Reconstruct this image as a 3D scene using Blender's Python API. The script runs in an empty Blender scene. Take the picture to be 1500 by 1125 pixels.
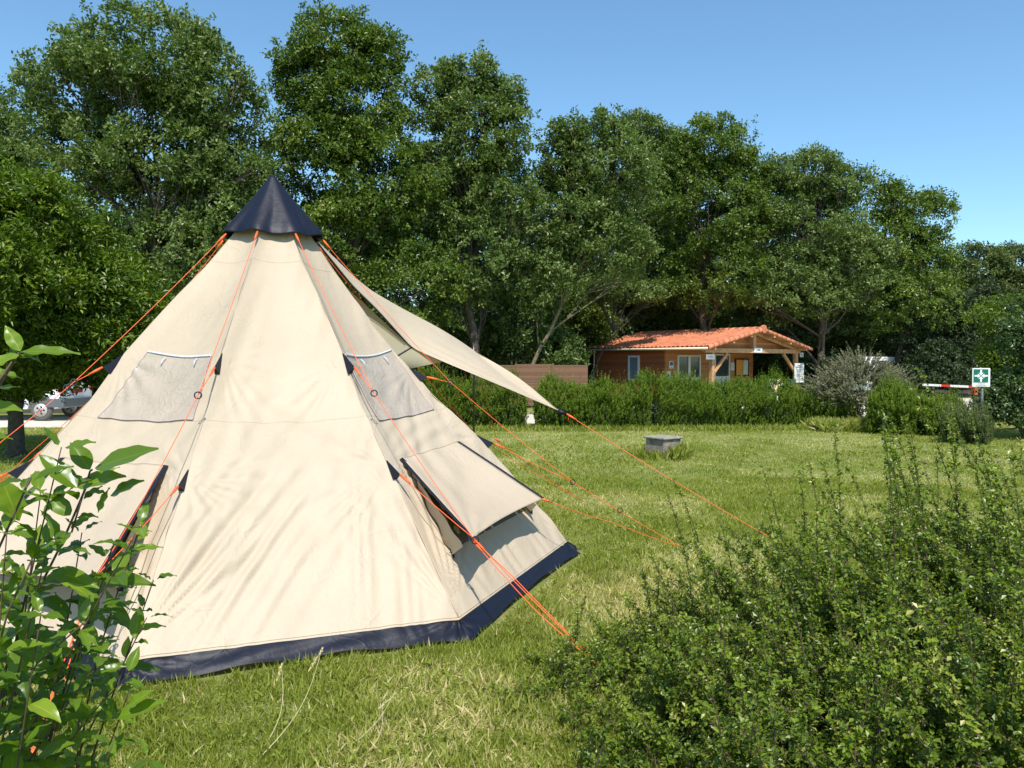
import bpy, bmesh, math
import numpy as np
from math import radians, pi, sin, cos
from mathutils import Vector

rng = np.random.default_rng(11)
SC = bpy.context.scene
COL = SC.collection

# ------------------------------------------------------------------ camera model (also used to survey points)
F, H, YH = 1167.0, 1.70, 530.0
PITCH = -math.atan((562.5 - YH) / F)
CAM = np.array([0.0, 0.0, H])

def ray(u, v):
    x = (u - 750) / F; y = -(v - 562.5) / F
    return np.array([x, cos(PITCH) - y * sin(PITCH), sin(PITCH) + y * cos(PITCH)])
def proj(P):
    P = np.array(P, float) - CAM
    y = P[1] * cos(PITCH) + P[2] * sin(PITCH); z = -P[1] * sin(PITCH) + P[2] * cos(PITCH)
    return 750 + F * P[0] / y, 562.5 - F * z / y
def ground(u, v, z=0.0):
    d = ray(u, v); return CAM + d * ((z - H) / d[2])
def at(u, v, Y):
    d = ray(u, v); return CAM + d * (Y / d[1])
def on_plane(u, v, P, n):
    d = ray(u, v); return CAM + d * (np.dot(np.array(P) - CAM, n) / np.dot(d, n))
def vec(*a): return np.array(a, float)
def unit(a): a = np.asarray(a, float); return a / (np.linalg.norm(a) + 1e-12)

# ------------------------------------------------------------------ object helpers
def tag(o, label=None, cat=None, group=None, kind=None):
    if label: o['label'] = label
    if cat: o['category'] = cat
    if group: o['group'] = group
    if kind: o['kind'] = kind
    return o
def empty(name, loc=(0, 0, 0)):
    o = bpy.data.objects.new(name, None); COL.objects.link(o); o.location = loc; o.empty_display_size = .2
    return o
def link(name, me, mat, parent=None):
    o = bpy.data.objects.new(name, me); COL.objects.link(o)
    for m in (mat if isinstance(mat, (list, tuple)) else [mat]): me.materials.append(m)
    if parent is not None:
        o.parent = parent
        r = parent; off = Vector((0, 0, 0))
        while r is not None:
            off += r.location; r = r.parent
        o.location = -off          # meshes are written in world coordinates
    return o

def np_mesh(name, V, Fc, smooth=False, tint=None):
    """V (n,3), Fc (m,k) with k 3 or 4; tint per face"""
    V = np.asarray(V, np.float32); Fc = np.asarray(Fc, np.int32); m, k = Fc.shape
    me = bpy.data.meshes.new(name)
    me.vertices.add(len(V)); me.vertices.foreach_set('co', V.ravel())
    me.loops.add(m * k); me.loops.foreach_set('vertex_index', Fc.ravel())
    me.polygons.add(m); me.polygons.foreach_set('loop_start', np.arange(0, m * k, k, dtype=np.int32))
    me.polygons.foreach_set('use_smooth', np.full(m, smooth, dtype=bool))
    if tint is not None:
        a = me.attributes.new('tint', 'FLOAT', 'FACE'); a.data.foreach_set('value', np.asarray(tint, np.float32))
    me.update(calc_edges=True)
    return me

class MB:
    """collects boxes, tubes and sheets into one mesh"""
    def __init__(s): s.v = []; s.f = []; s.n = 0; s.smooth = []; s.mi = []
    def add(s, V, Fs, smooth=False, mi=0):
        V = [tuple(map(float, p)) for p in V]
        s.v += V
        for f in Fs: s.f.append([i + s.n for i in f]); s.smooth.append(smooth); s.mi.append(mi)
        s.n += len(V); return s
    def box(s, o, ax, ay, az, mi=0):
        o, ax, ay, az = map(lambda q: np.array(q, float), (o, ax, ay, az))
        P = [o, o + ax, o + ax + ay, o + ay]; P += [p + az for p in P]
        return s.add(P, [(3, 2, 1, 0), (4, 5, 6, 7), (0, 1, 5, 4), (1, 2, 6, 5), (2, 3, 7, 6), (3, 0, 4, 7)], mi=mi)
    def bxc(s, c, sx, sy, sz, rot=0, mi=0):
        ca, sa = cos(rot), sin(rot); ax = vec(ca, sa, 0) * sx; ay = vec(-sa, ca, 0) * sy; az = vec(0, 0, sz)
        return s.box(np.array(c) - ax / 2 - ay / 2 - az / 2, ax, ay, az, mi)
    def tube(s, pts, rad, n=6, cap=True, mi=0):
        pts = [np.array(p, float) for p in pts]; m = len(pts)
        rad = [rad] * m if np.isscalar(rad) else rad
        V = []; Fs = []; up = None
        for i, p in enumerate(pts):
            t = unit(pts[min(i + 1, m - 1)] - pts[max(i - 1, 0)])
            if up is None: up = vec(0, 0, 1) if abs(t[2]) < .9 else vec(1, 0, 0)
            a = unit(np.cross(t, up)); b = np.cross(t, a); up = -b if np.dot(-b, up) > 0 else b
            a = unit(np.cross(t, up)); b = np.cross(a, t)
            for j in range(n):
                q = 2 * pi * j / n; V.append(p + rad[i] * (cos(q) * a + sin(q) * b))
        for i in range(m - 1):
            for j in range(n):
                k = (j + 1) % n; Fs.append((i * n + j, i * n + k, (i + 1) * n + k, (i + 1) * n + j))
        if cap: Fs += [tuple(range(n))[::-1], tuple((m - 1) * n + j for j in range(n))]
        return s.add(V, Fs, True, mi)
    def cyl(s, a, b, r, n=16, mi=0): return s.tube([a, b], r, n, True, mi)
    def grid(s, G, mi=0, smooth=True, closed=False):
        G = np.asarray(G); h, w = G.shape[:2]; Fs = []
        for i in range(h - 1):
            for j in range(w if closed else w - 1):
                k = (j + 1) % w; Fs.append((i * w + j, i * w + k, (i + 1) * w + k, (i + 1) * w + j))
        return s.add(G.reshape(-1, 3), Fs, smooth, mi)
    def build(s, name, mat, parent=None, bevel=0, solid=0):
        me = bpy.data.meshes.new(name); me.from_pydata(s.v, [], s.f)
        me.polygons.foreach_set('use_smooth', s.smooth); me.polygons.foreach_set('material_index', s.mi); me.update()
        o = link(name, me, mat, parent)
        if bevel:
            b = o.modifiers.new('b', 'BEVEL'); b.width = bevel; b.segments = 2; b.limit_method = 'ANGLE'
        if solid:
            b = o.modifiers.new('s', 'SOLIDIFY'); b.thickness = solid; b.offset = -1
        return o

# ------------------------------------------------------------------ materials
class NT:
    def __init__(s, name):
        s.m = bpy.data.materials.new(name); s.m.use_nodes = True; s.t = s.m.node_tree; s.t.nodes.clear()
        s.out = s.t.nodes.new('ShaderNodeOutputMaterial')
    def n(s, typ, ins=None, **kw):
        x = s.t.nodes.new(typ)
        for k, v in kw.items(): setattr(x, k, v)
        for k, v in (ins or {}).items():
            if isinstance(v, bpy.types.NodeSocket): s.t.links.new(v, x.inputs[k])
            else: x.inputs[k].default_value = v
        return x
    def l(s, a, b): s.t.links.new(a, b)
def c4(c): return (c[0], c[1], c[2], 1.0)
def ramp(N, fac, stops):
    r = N.n('ShaderNodeValToRGB', {0: fac}); e = r.color_ramp.elements
    while len(e) < len(stops): e.new(.5)
    for q, (p, c) in zip(e, stops): q.position = p; q.color = c4(c)
    return r.outputs[0]

def mat_plain(name, col, rough=.6, metal=0, spec=.5, noise=0, nscale=8, bump=0, bscale=60):
    N = NT(name); tc = N.n('ShaderNodeTexCoord').outputs['Object']
    p = N.n('ShaderNodeBsdfPrincipled', {'Roughness': rough, 'Metallic': metal, 'Specular IOR Level': spec})
    if noise:
        nz = N.n('ShaderNodeTexNoise', {'Vector': tc, 'Scale': nscale, 'Detail': 6}).outputs[0]
        N.l(ramp(N, nz, [(.3, [c * (1 - noise) for c in col]), (.7, [min(1, c * (1 + noise)) for c in col])]), p.inputs['Base Color'])
    else: p.inputs['Base Color'].default_value = c4(col)
    if bump:
        nz = N.n('ShaderNodeTexNoise', {'Vector': tc, 'Scale': bscale, 'Detail': 4}).outputs[0]
        N.l(N.n('ShaderNodeBump', {'Height': nz, 'Strength': bump, 'Distance': .01}).outputs[0], p.inputs['Normal'])
    N.l(p.outputs[0], N.out.inputs[0]); return N.m

def mat_leaf(name, c0, c1, c2=None, trans=.35, rough=.4, spec=.5, tmul=(1.3, 1.5, .5)):
    N = NT(name); t = N.n('ShaderNodeAttribute', attribute_name='tint').outputs['Fac']
    st = [(.15, c0), (.75, c1)] + ([(.97, c2)] if c2 else [])
    col = ramp(N, t, st)
    p = N.n('ShaderNodeBsdfPrincipled', {'Base Color': col, 'Roughness': rough, 'Specular IOR Level': spec})
    tr = N.n('ShaderNodeBsdfTranslucent')
    mu = N.n('ShaderNodeMix', {'Factor': 1.0, 'A': col, 'B': c4(tmul)}, data_type='RGBA', blend_type='MULTIPLY') if False else None
    m = t2 = N.t.nodes.new('ShaderNodeVectorMath'); m.operation = 'MULTIPLY'
    N.l(col, m.inputs[0]); m.inputs[1].default_value = tmul
    N.l(m.outputs[0], tr.inputs[0])
    mx = N.n('ShaderNodeMixShader', {0: trans, 1: p.outputs[0], 2: tr.outputs[0]})
    N.l(mx.outputs[0], N.out.inputs[0]); return N.m

def mat_fabric(name, col, trans=.25, rough=.55, crease=.35, spec=.35, tcol=None):
    N = NT(name); tc = N.n('ShaderNodeTexCoord').outputs['Object']
    big = N.n('ShaderNodeTexNoise', {'Vector': tc, 'Scale': 1.3, 'Detail': 5, 'Roughness': .6}).outputs[0]
    cc = ramp(N, big, [(.3, [c * .93 for c in col]), (.7, [min(1, c * 1.04) for c in col])])
    warp = N.n('ShaderNodeVectorMath', {0: N.n('ShaderNodeTexNoise', {'Vector': tc, 'Scale': 2.0, 'Detail': 3}).outputs['Color'], 'Scale': .12}, operation='SCALE').outputs[0]
    add = N.n('ShaderNodeVectorMath', {0: tc, 1: warp}, operation='ADD').outputs[0]
    v1 = N.n('ShaderNodeTexVoronoi', {'Vector': add, 'Scale': 3.2}, feature='DISTANCE_TO_EDGE').outputs[0]
    v2 = N.n('ShaderNodeTexVoronoi', {'Vector': add, 'Scale': 9.0}, feature='DISTANCE_TO_EDGE').outputs[0]
    r1 = N.n('ShaderNodeMapRange', {0: v1, 1: 0.0, 2: .03, 3: .45, 4: 0.0}).outputs[0]
    r2 = N.n('ShaderNodeMapRange', {0: v2, 1: 0.0, 2: .10, 3: .35, 4: 0.0}).outputs[0]
    nz = N.n('ShaderNodeTexNoise', {'Vector': add, 'Scale': 7.0, 'Detail': 8, 'Roughness': .62}).outputs[0]
    s = N.n('ShaderNodeMath', {0: r1, 1: r2}, operation='ADD').outputs[0]
    msk = N.n('ShaderNodeMapRange', {0: N.n('ShaderNodeTexNoise', {'Vector': tc, 'Scale': 1.7}).outputs[0], 1: .45, 2: .65, 3: 0.0, 4: .5}).outputs[0]
    s = N.n('ShaderNodeMath', {0: s, 1: msk}, operation='MULTIPLY').outputs[0]
    s = N.n('ShaderNodeMath', {0: s, 1: nz}, operation='ADD').outputs[0]
    bp = N.n('ShaderNodeBump', {'Height': s, 'Strength': crease, 'Distance': .02}).outputs[0]
    p = N.n('ShaderNodeBsdfPrincipled', {'Base Color': cc, 'Roughness': rough, 'Specular IOR Level': spec, 'Normal': bp})
    tr = N.n('ShaderNodeBsdfTranslucent', {'Color': c4(tcol or [col[0] * .95, col[1] * .85, col[2] * .6]), 'Normal': bp})
    N.l(N.n('ShaderNodeMixShader', {0: trans, 1: p.outputs[0], 2: tr.outputs[0]}).outputs[0], N.out.inputs[0]); return N.m

CREAM = mat_fabric('cream_fabric', (.615, .505, .37), trans=.25, crease=.42, tcol=(.66, .50, .30))
NAVY = mat_fabric('navy_fabric', (.0065, .0085, .019), trans=.01, rough=.5, spec=.3, crease=.3, tcol=(.01, .015, .03))
CREAM_SHADED = mat_fabric('cream_fabric_shaded', (.40, .35, .23), trans=.2, tcol=(.5, .42, .25))  # tent fabric darkened to olive: awning shade painted into the flap colour
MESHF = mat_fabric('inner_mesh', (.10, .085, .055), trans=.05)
BLACK = mat_plain('black_trim', (.012, .012, .016), .5)
ORANGE = mat_plain('orange_rope', (.95, .13, .025), .5, noise=.15, nscale=200)
def mat_window():
    N = NT('clear_plastic'); tc = N.n('ShaderNodeTexCoord').outputs['Object']
    w = N.n('ShaderNodeTexNoise', {'Vector': tc, 'Scale': 3.0, 'Detail': 3}).outputs['Color']
    a = N.n('ShaderNodeVectorMath', {0: tc, 1: w}, operation='ADD').outputs[0]
    v = N.n('ShaderNodeTexVoronoi', {'Vector': a, 'Scale': 5.0}, feature='DISTANCE_TO_EDGE').outputs[0]
    nz = N.n('ShaderNodeTexNoise', {'Vector': a, 'Scale': 7, 'Detail': 4, 'Roughness': .55}).outputs[0]
    s = N.n('ShaderNodeMath', {0: N.n('ShaderNodeMapRange', {0: v, 1: 0., 2: .06, 3: .16, 4: 0.}).outputs[0], 1: nz}, operation='ADD').outputs[0]
    bp = N.n('ShaderNodeBump', {'Height': s, 'Strength': .55, 'Distance': .02}).outputs[0]
    p = N.n('ShaderNodeBsdfPrincipled', {'Base Color': (.40, .33, .25, 1), 'Roughness': .55, 'Specular IOR Level': .5, 'Coat Weight': .55, 'Coat Roughness': .08, 'Normal': bp, 'Coat Normal': bp})
    N.l(p.outputs[0], N.out.inputs[0]); return N.m
PLASTIC = mat_window()
ZIP = mat_plain('zip_white', (.62, .66, .74), .35, noise=.2, nscale=60)

L_OAK = mat_leaf('leaf_grey_green', (.065, .112, .018), (.170, .228, .055), (.29, .33, .14), trans=.28, rough=.42, spec=.42)
L_MAPLE = mat_leaf('leaf_maple', (.055, .100, .009), (.145, .210, .024), (.25, .28, .06), trans=.28, rough=.42, spec=.45)
L_BUSH = mat_leaf('leaf_bright', (.048, .092, .004), (.150, .220, .012), (.28, .32, .05), trans=.28, rough=.40, spec=.4)
L_FAR = mat_leaf('leaf_far', (.065, .095, .024), (.145, .185, .045), (.22, .25, .08), trans=.3, rough=.5)
L_WOOD = mat_leaf('leaf_understory', (.020, .036, .010), (.050, .080, .022), None, trans=.25, rough=.5)  # very dark leaf tone; on the thickets it paints in the tree shade
L_HEDGE = mat_leaf('leaf_hedge', (.060, .115, .009), (.195, .275, .020), (.34, .39, .05), trans=.36, rough=.5, spec=.3)
L_JUN = mat_leaf('leaf_juniper', (.12, .125, .070), (.27, .26, .15), (.40, .37, .25), trans=.2, rough=.6)
L_LONI = mat_leaf('leaf_small_glossy', (.055, .096, .006), (.215, .285, .020), (.42, .39, .10), trans=.34, rough=.38, spec=.5)
L_PRIV = mat_leaf('leaf_privet', (.060, .120, .008), (.175, .265, .018), (.32, .38, .05), trans=.38, rough=.30, spec=.45, tmul=(1.6, 1.7, .35))
L_DARK = mat_leaf('leaf_dark_shrub', (.040, .075, .018), (.115, .175, .050), (.22, .28, .12), trans=.25, rough=.34)
L_GRASS = mat_leaf('grass_blade', (.205, .255, .028), (.400, .440, .090), (.70, .59, .34), trans=.40, rough=.55, spec=.3, tmul=(1.2, 1.25, .5))
BARK = mat_plain('bark', (.075, .058, .040), .9, noise=.4, nscale=12, bump=.8, bscale=25)
BARK_L = mat_plain('bark_light', (.17, .14, .075), .9, noise=.4, nscale=10, bump=.8, bscale=25)
TWIG = mat_plain('twig', (.085, .050, .032), .7, noise=.3, nscale=40)
TWIG_G = mat_plain('twig_grey', (.21, .15, .10), .7, noise=.35, nscale=30)
STRAW = mat_plain('dry_straw', (.50, .42, .24), .7, noise=.2, nscale=20)

# ------------------------------------------------------------------ foliage by the thousand
def rand_dirs(n, r=rng):
    v = r.normal(size=(n, 3)); return v / np.linalg.norm(v, axis=1, keepdims=True)
def norm(a): return a / (np.linalg.norm(a, axis=-1, keepdims=True) + 1e-9)
def kites(base, d, nrm, L, W, bend=0.0, fold=.15, mid=.45):
    """one folded kite-shaped leaf per row: base point, direction, normal, length, width"""
    d = norm(d); side = norm(np.cross(d, nrm)); up = np.cross(side, d)
    L = np.broadcast_to(L, (len(base),))[:, None]; W = np.broadcast_to(W, (len(base),))[:, None]
    bend = np.broadcast_to(bend, (len(base),))[:, None]
    m = base + d * L * mid; tip = base + d * L - up * L * bend
    l = m + side * W * .5 + up * W * fold; r = m - side * W * .5 + up * W * fold
    V = np.stack([base, l, tip, r], 1).reshape(-1, 3)
    i = np.arange(len(base))[:, None] * 4
    Fc = np.concatenate([i + [0, 2, 1], i + [0, 3, 2]], 1).reshape(-1, 3)
    return V, Fc
def leaf_mesh(name, base, d, nrm, L, W, tint, mat, parent, **k):
    V, Fc = kites(base, d, nrm, L, W, **k)
    return link(name, np_mesh(name, V, Fc, False, np.repeat(tint, 2)), mat, parent)

def limb_path(a, b, r, n=6, wob=.08, droop=0):
    a, b = np.array(a, float), np.array(b, float); L = np.linalg.norm(b - a); out = []
    off = np.cumsum(r.normal(size=(n + 1, 3)) * wob * L / n, 0)
    for i in range(n + 1):
        t = i / n; p = a + (b - a) * t + off[i] * sin(pi * t); p = p + vec(0, 0, 1) * sin(pi * t) * L * droop
        out.append(p)
    return out

def crown_tree(name, label, Y, ells, base_u, mat, seed, group=None, cat='tree', leafL=.145, leafW=.085, dens=1.3, lobe=.25,
               trunk_r=.22, bark=BARK, base=None, limbs=26, clus=13, cs=.20, depth=.9, up=.5, trunk_lean=0, core=0):
    r = np.random.default_rng(seed)
    b = np.array(base if base is not None else [(base_u - 750) / F * Y, Y, 0.0])
    root = tag(empty(name, tuple(b)), label, cat, group)
    lobes = []
    for (u, v, ru, rv) in ells:
        c = at(u, v, Y); m = Y / F; R = np.array([ru * m, ru * m * depth, rv * m])
        lr = lobe * .66 * (R[0] + R[2]) / 2 + .25
        n = int(10 + 3.0 * (R[0] * R[2] + R[1] * R[2]) / lr ** 2 * .80)
        d = rand_dirs(n, r); rad = r.uniform(.55, 1.0, n) ** .6
        P = c + d * (R - lr * .55) * rad[:, None]
        for p in P:
            if p[2] > .4: lobes.append((p, lr * r.uniform(.5, 1.25)))
    LP = np.array([p for p, _ in lobes]); LR = np.array([q for _, q in lobes])
    # clusters on each lobe, biased to its outer/upper skin
    nc = np.maximum(6, (dens * 46 * LR ** 2)).astype(int); idx = np.repeat(np.arange(len(LP)), nc)
    d = rand_dirs(len(idx), r); d[:, 2] = np.where(d[:, 2] < -.25, -d[:, 2], d[:, 2])
    ext = np.where(r.random(len(idx)) < .16, r.uniform(1.1, 1.5, len(idx)), r.uniform(.60, 1.06, len(idx)))
    cc = LP[idx] + d * (LR[idx] * ext)[:, None] * np.array([1, 1, .85])
    ct = r.normal(0, .13, len(idx)) + r.normal(0, .10, len(LP))[idx]
    j = np.repeat(np.arange(len(cc)), clus); dj = d[j]
    dirs = norm(rand_dirs(len(j), r) * 1.0 + dj * .7 + np.array([0, 0, -.10]))
    pos = cc[j] + rand_dirs(len(j), r) * (r.uniform(0, 1, len(j)) ** .5 * cs)[:, None]
    nr = norm(dj * .5 + np.array([0, 0, up]) + rand_dirs(len(j), r) * .75)
    t = .45 + ct[j] + r.normal(0, .16, len(j)); t = np.clip(t, 0, 1)
    ok = pos[:, 2] > .15
    L = leafL * r.uniform(.65, 1.25, len(j))
    leaf_mesh('crown', pos[ok], dirs[ok], nr[ok], L[ok], L[ok] * leafW / leafL, t[ok], mat, root, bend=.15)
    # trunk and limbs
    top = np.average(LP, axis=0, weights=LR); top[2] = max(1.0, top[2] * .80 + .2 * b[2])
    tb = MB(); tp = limb_path(b - vec(0, 0, .1), top + vec(trunk_lean, 0, 0), r, 9, .10)
    tb.tube(tp, list(np.linspace(trunk_r, trunk_r * .35, len(tp)) * np.array([1.35] + [1] * (len(tp) - 1))), 9)
    pick = r.permutation(len(LP))[:limbs]; lb = MB()
    for q in pick:
        P = LP[q]; k = int(np.clip((P[2] - b[2]) / (top[2] - b[2]) * 9 * .75 - 1, 1, 8)); s = tp[k]
        path = limb_path(s, P, r, 6, .14, .05); w = trunk_r * (1 - k / 12) * .45
        lb.tube(path, list(np.linspace(w, .018, 7)), 5)
        for _ in range(3):
            e = P + rand_dirs(1, r)[0] * LR[q] * .8; lb.tube(limb_path(path[r.integers(3, 6)], e, r, 3, .12), [.03, .022, .015, .008], 4)
    lb.v = lb.v; tb_o = tb.build('trunk', bark, root); lb.build('limbs', bark, root)
    return root

def shoots_bush(name, label, pts, outd, mat, seed, cat='hedge', group=None, ns=2400, sl=(.22, .48), leaf=(.045, .016), per=26, lean=.5,
                core=None, spread=.9, tw=True, tone=.45, root=None, base=(0, 0, 0), droop=.0):
    """bush of upright shoots: pts = start points, outd = outward direction"""
    r = np.random.default_rng(seed)
    root = tag(empty(name, base), label, cat, group)
    n = len(pts); sd = norm(np.array([0, 0, 1.0]) + outd * lean + r.normal(0, .28, (n, 3)))
    SL = r.uniform(*sl, n) * np.where(r.random(n) < .10, 1.9, 1)
    j = np.repeat(np.arange(n), per); f = np.tile(np.linspace(.05, 1, per), n) + r.normal(0, .02, n * per)
    curve = np.array([0, 0, -1.0]) * droop
    pos = pts[j] + sd[j] * (SL[j] * f)[:, None] + curve * (f ** 2 * SL[j])[:, None]
    az = rand_dirs(len(j), r); az = norm(np.cross(sd[j], az))
    ld = norm(az * spread + sd[j] * .8)
    nr = norm(rand_dirs(len(j), r) * .6 + sd[j] + az * -.3)
    L = leaf[0] * r.uniform(.6, 1.2, len(j)) * (1.15 - .5 * np.clip(f, 0, 1)); 
    t = np.clip(tone + r.normal(0, .12, n)[j] + r.normal(0, .12, len(j)) + .22 * (f - .5), 0, 1)
    leaf_mesh('foliage', pos, ld, nr, L, leaf[1] * L / leaf[0], t, mat, root)
    k = np.arange(n)[::max(1, n // 1200)] if tw else np.arange(0)
    if len(k):
        a = pts[k] - sd[k] * .05; b = pts[k] + sd[k] * SL[k][:, None] * .9
        V, Fc = kites(a, b - a, rand_dirs(len(k), r), np.linalg.norm(b - a, axis=1), .008)
        link('stems', np_mesh('stems', V, Fc), TWIG, root)
    if core is not None: core.build('shade_core', mat if False else TWIG, root)
    return root

# ================================================================== SETTING
def vnoise(x, y, seed=0, sc=1.0):
    """smooth value noise"""
    r = np.random.default_rng(seed); T = r.random((256, 256)); x = x / sc + 37.3; y = y / sc + 91.7
    xi = np.floor(x).astype(int); yi = np.floor(y).astype(int); fx = x - xi; fy = y - yi; fx = fx * fx * (3 - 2 * fx); fy = fy * fy * (3 - 2 * fy)
    g = lambda a, b: T[a % 256, b % 256]
    return (g(xi, yi) * (1 - fx) + g(xi + 1, yi) * fx) * (1 - fy) + (g(xi, yi + 1) * (1 - fx) + g(xi + 1, yi + 1) * fx) * fy
def dry_map(x, y):
    a = .5 * vnoise(x, y, 3, 1.1) + .3 * vnoise(x, y, 4, .42) + .2 * vnoise(x, y, 5, .17)
    far = np.clip((y - 9) / 8, 0, 1)
    return a + .10 * far * vnoise(x, y * 2.2, 6, 2.5)

def build_ground():
    N = NT('lawn_soil'); tc = N.n('ShaderNodeTexCoord').outputs['Object']
    a = N.n('ShaderNodeTexNoise', {'Vector': tc, 'Scale': .9, 'Detail': 8, 'Roughness': .65}).outputs[0]
    b = N.n('ShaderNodeTexNoise', {'Vector': tc, 'Scale': 22, 'Detail': 6, 'Roughness': .7}).outputs[0]
    s = N.n('ShaderNodeMath', {0: a, 1: b}, operation='ADD').outputs[0]
    s = N.n('ShaderNodeMath', {0: s, 1: .5}, operation='MULTIPLY').outputs[0]
    col = ramp(N, s, [(.34, (.12, .16, .03)), (.50, (.19, .22, .06)), (.60, (.32, .28, .13)), (.72, (.38, .31, .17))])
    p = N.n('ShaderNodeBsdfPrincipled', {'Base Color': col, 'Roughness': .95, 'Specular IOR Level': .1})
    bp = N.n('ShaderNodeBump', {'Height': b, 'Strength': .8, 'Distance': .04}).outputs[0]; N.l(bp, p.inputs['Normal'])
    N.l(p.outputs[0], N.out.inputs[0])
    m = MB(); m.add([(-900, -200, 0), (900, -200, 0), (900, 1500, 0), (-900, 1500, 0)], [(0, 1, 2, 3)])
    tag(m.build('ground', N.m), kind='structure')
    GR = mat_plain('pale_gravel', (.56, .51, .42), .95, noise=.18, nscale=3, bump=.6, bscale=60)
    path = [(-30, 20.6, 24.9), (-16, 20.4, 24.6), (-8, 20.7, 24.8), (-2, 21.4, 25.2), (4, 22.6, 26.5), (9, 24.2, 31), (14, 26, 36), (20, 28, 37), (30, 31, 38), (45, 34, 40)]
    m = MB(); V = []; Fs = []
    for i, (x, a_, b_) in enumerate(path): V += [(x, a_, .004), (x, b_, .004)]
    for i in range(len(path) - 1): Fs.append((2 * i, 2 * i + 2, 2 * i + 3, 2 * i + 1))
    m.add(V, Fs); tag(m.build('gravel_path', GR), kind='structure')
    # forest floor behind everything: dark litter
    FL = mat_plain('leaf_litter', (.045, .038, .022), .95, noise=.4, nscale=2, bump=.6, bscale=20)
    m = MB(); m.add([(-60, 25.3, .002), (-3, 26.5, .002), (6, 33, .002), (13, 38.5, .002), (45, 41, .002), (90, 90, .002), (-90, 90, .002)], [(0, 1, 2, 3, 4, 5, 6)])
    tag(m.build('woodland_floor', FL), kind='structure')

def build_grass():
    r = np.random.default_rng(5); B = []; D = []; L = []; W = []; T = []
    def zone(n, y0, y1, wmul, hmul):
        y = y0 * (y1 / y0) ** r.random(n) if y0 > 0 else r.uniform(y0, y1, n)
        y = np.sqrt(r.uniform(y0 ** 2, y1 ** 2, n)); half = y * .70 + 1.3; x = r.uniform(-1, 1, n) * half
        d = dry_map(x, y); tuft = vnoise(x, y, 9, .14) * .5 + vnoise(x, y, 10, .5) * .5
        keep = r.random(n) < np.clip(.30 + tuft * 1.2 - (d > .60) * .25, .12, 1)
        # nothing grows under the tent or on the gravel
        ang = np.mod(np.degrees(np.arctan2(y - 6.87, x + 2.05)) + 90, 360); va = [0, 41, 93, 135, 180, 225, 270, 315, 360]; rr_ = np.hypot(x + 2.05, y - 6.87)
        rim_ = np.array([2.82, 2.77, 2.67, 2.77, 2.83, 2.81, 2.82, 2.82, 2.82]); i_ = np.clip(np.searchsorted(va, ang) - 1, 0, 7); va_ = np.array(va); h0 = va_[i_]; h1 = va_[i_ + 1]
        r0, r1 = rim_[i_], rim_[i_ + 1]; w_ = np.radians(h1 - h0); edge = r0 * r1 * np.sin(w_) / (r0 * np.sin(np.radians(ang - h0)) + r1 * np.sin(np.radians(h1 - ang)) + 1e-9)
        keep &= rr_ > edge + .02 + .05 * vnoise(x, y, 17, .12)
        keep &= y < 20.2 + np.clip(x + 2, 0, 30) * .22
        x, y, d, tuft = x[keep], y[keep], d[keep], tuft[keep]; n = len(x)
        h = hmul * r.uniform(.45, 1.15, n) * (.55 + tuft * .9)
        dirs = norm(np.stack([r.normal(0, .55, n), r.normal(0, .55, n), np.ones(n) * .9], 1))
        dry = r.random(n) < np.clip((d - .43) * 2.6, .07, .85) * np.interp(y, [6, 12], [1, .6])
        t = np.where(dry, r.uniform(.82, 1.0, n), np.clip(r.normal(.42, .17, n) + (d - .5) * .9, 0, .8))
        flat = dry & (r.random(n) < .6); dirs[flat, 2] *= .25; dirs = norm(dirs)
        B.append(np.stack([x, y, np.full(n, .0) + r.uniform(0, .012, n)], 1)); D.append(dirs); L.append(h); W.append(wmul * r.uniform(.6, 1.2, n)); T.append(t)
    zone(380000, 2.7, 6.5, .0055, .070)
    zone(240000, 6.5, 11.5, .0085, .062)
    zone(230000, 11.5, 24, .015, .058)
    for (n, y0, y1, sz) in ((2600, 3.0, 7.5, .030), (2600, 7.5, 16, .045)):
        y = np.sqrt(r.uniform(y0 ** 2, y1 ** 2, n)); x = r.uniform(-1, 1, n) * (y * .7 + .4); k_ = (np.hypot(x + 2.05, y - 6.87) > 2.9) & (vnoise(x, y, 15, .9) > .45); x, y = x[k_], y[k_]; n = len(x); j = np.repeat(np.arange(n), 6)
        a = r.uniform(0, 2 * pi, len(j)); B.append(np.stack([x[j], y[j], r.uniform(.01, .045, len(j))], 1)); D.append(norm(np.stack([np.cos(a), np.sin(a), r.uniform(.1, .9, len(j))], 1))); L.append(sz * r.uniform(.6, 1.3, len(j))); W.append(sz * .62 * r.uniform(.7, 1.2, len(j))); T.append(np.clip(r.normal(.30, .12, len(j)), 0, 1))
    B = np.concatenate(B); D = np.concatenate(D); L = np.concatenate(L); W = np.concatenate(W); T = np.concatenate(T)
    nr = norm(np.stack([r.normal(size=len(B)), r.normal(size=len(B)), np.full(len(B), .4)], 1))
    o = leaf_mesh('grass', B, D, nr, L, W, T, L_GRASS, None, bend=r.uniform(-.1, .45, len(B)), mid=.35)
    tag(o, 'short mown lawn grass with dry straw patches', 'grass', kind='stuff')

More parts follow.
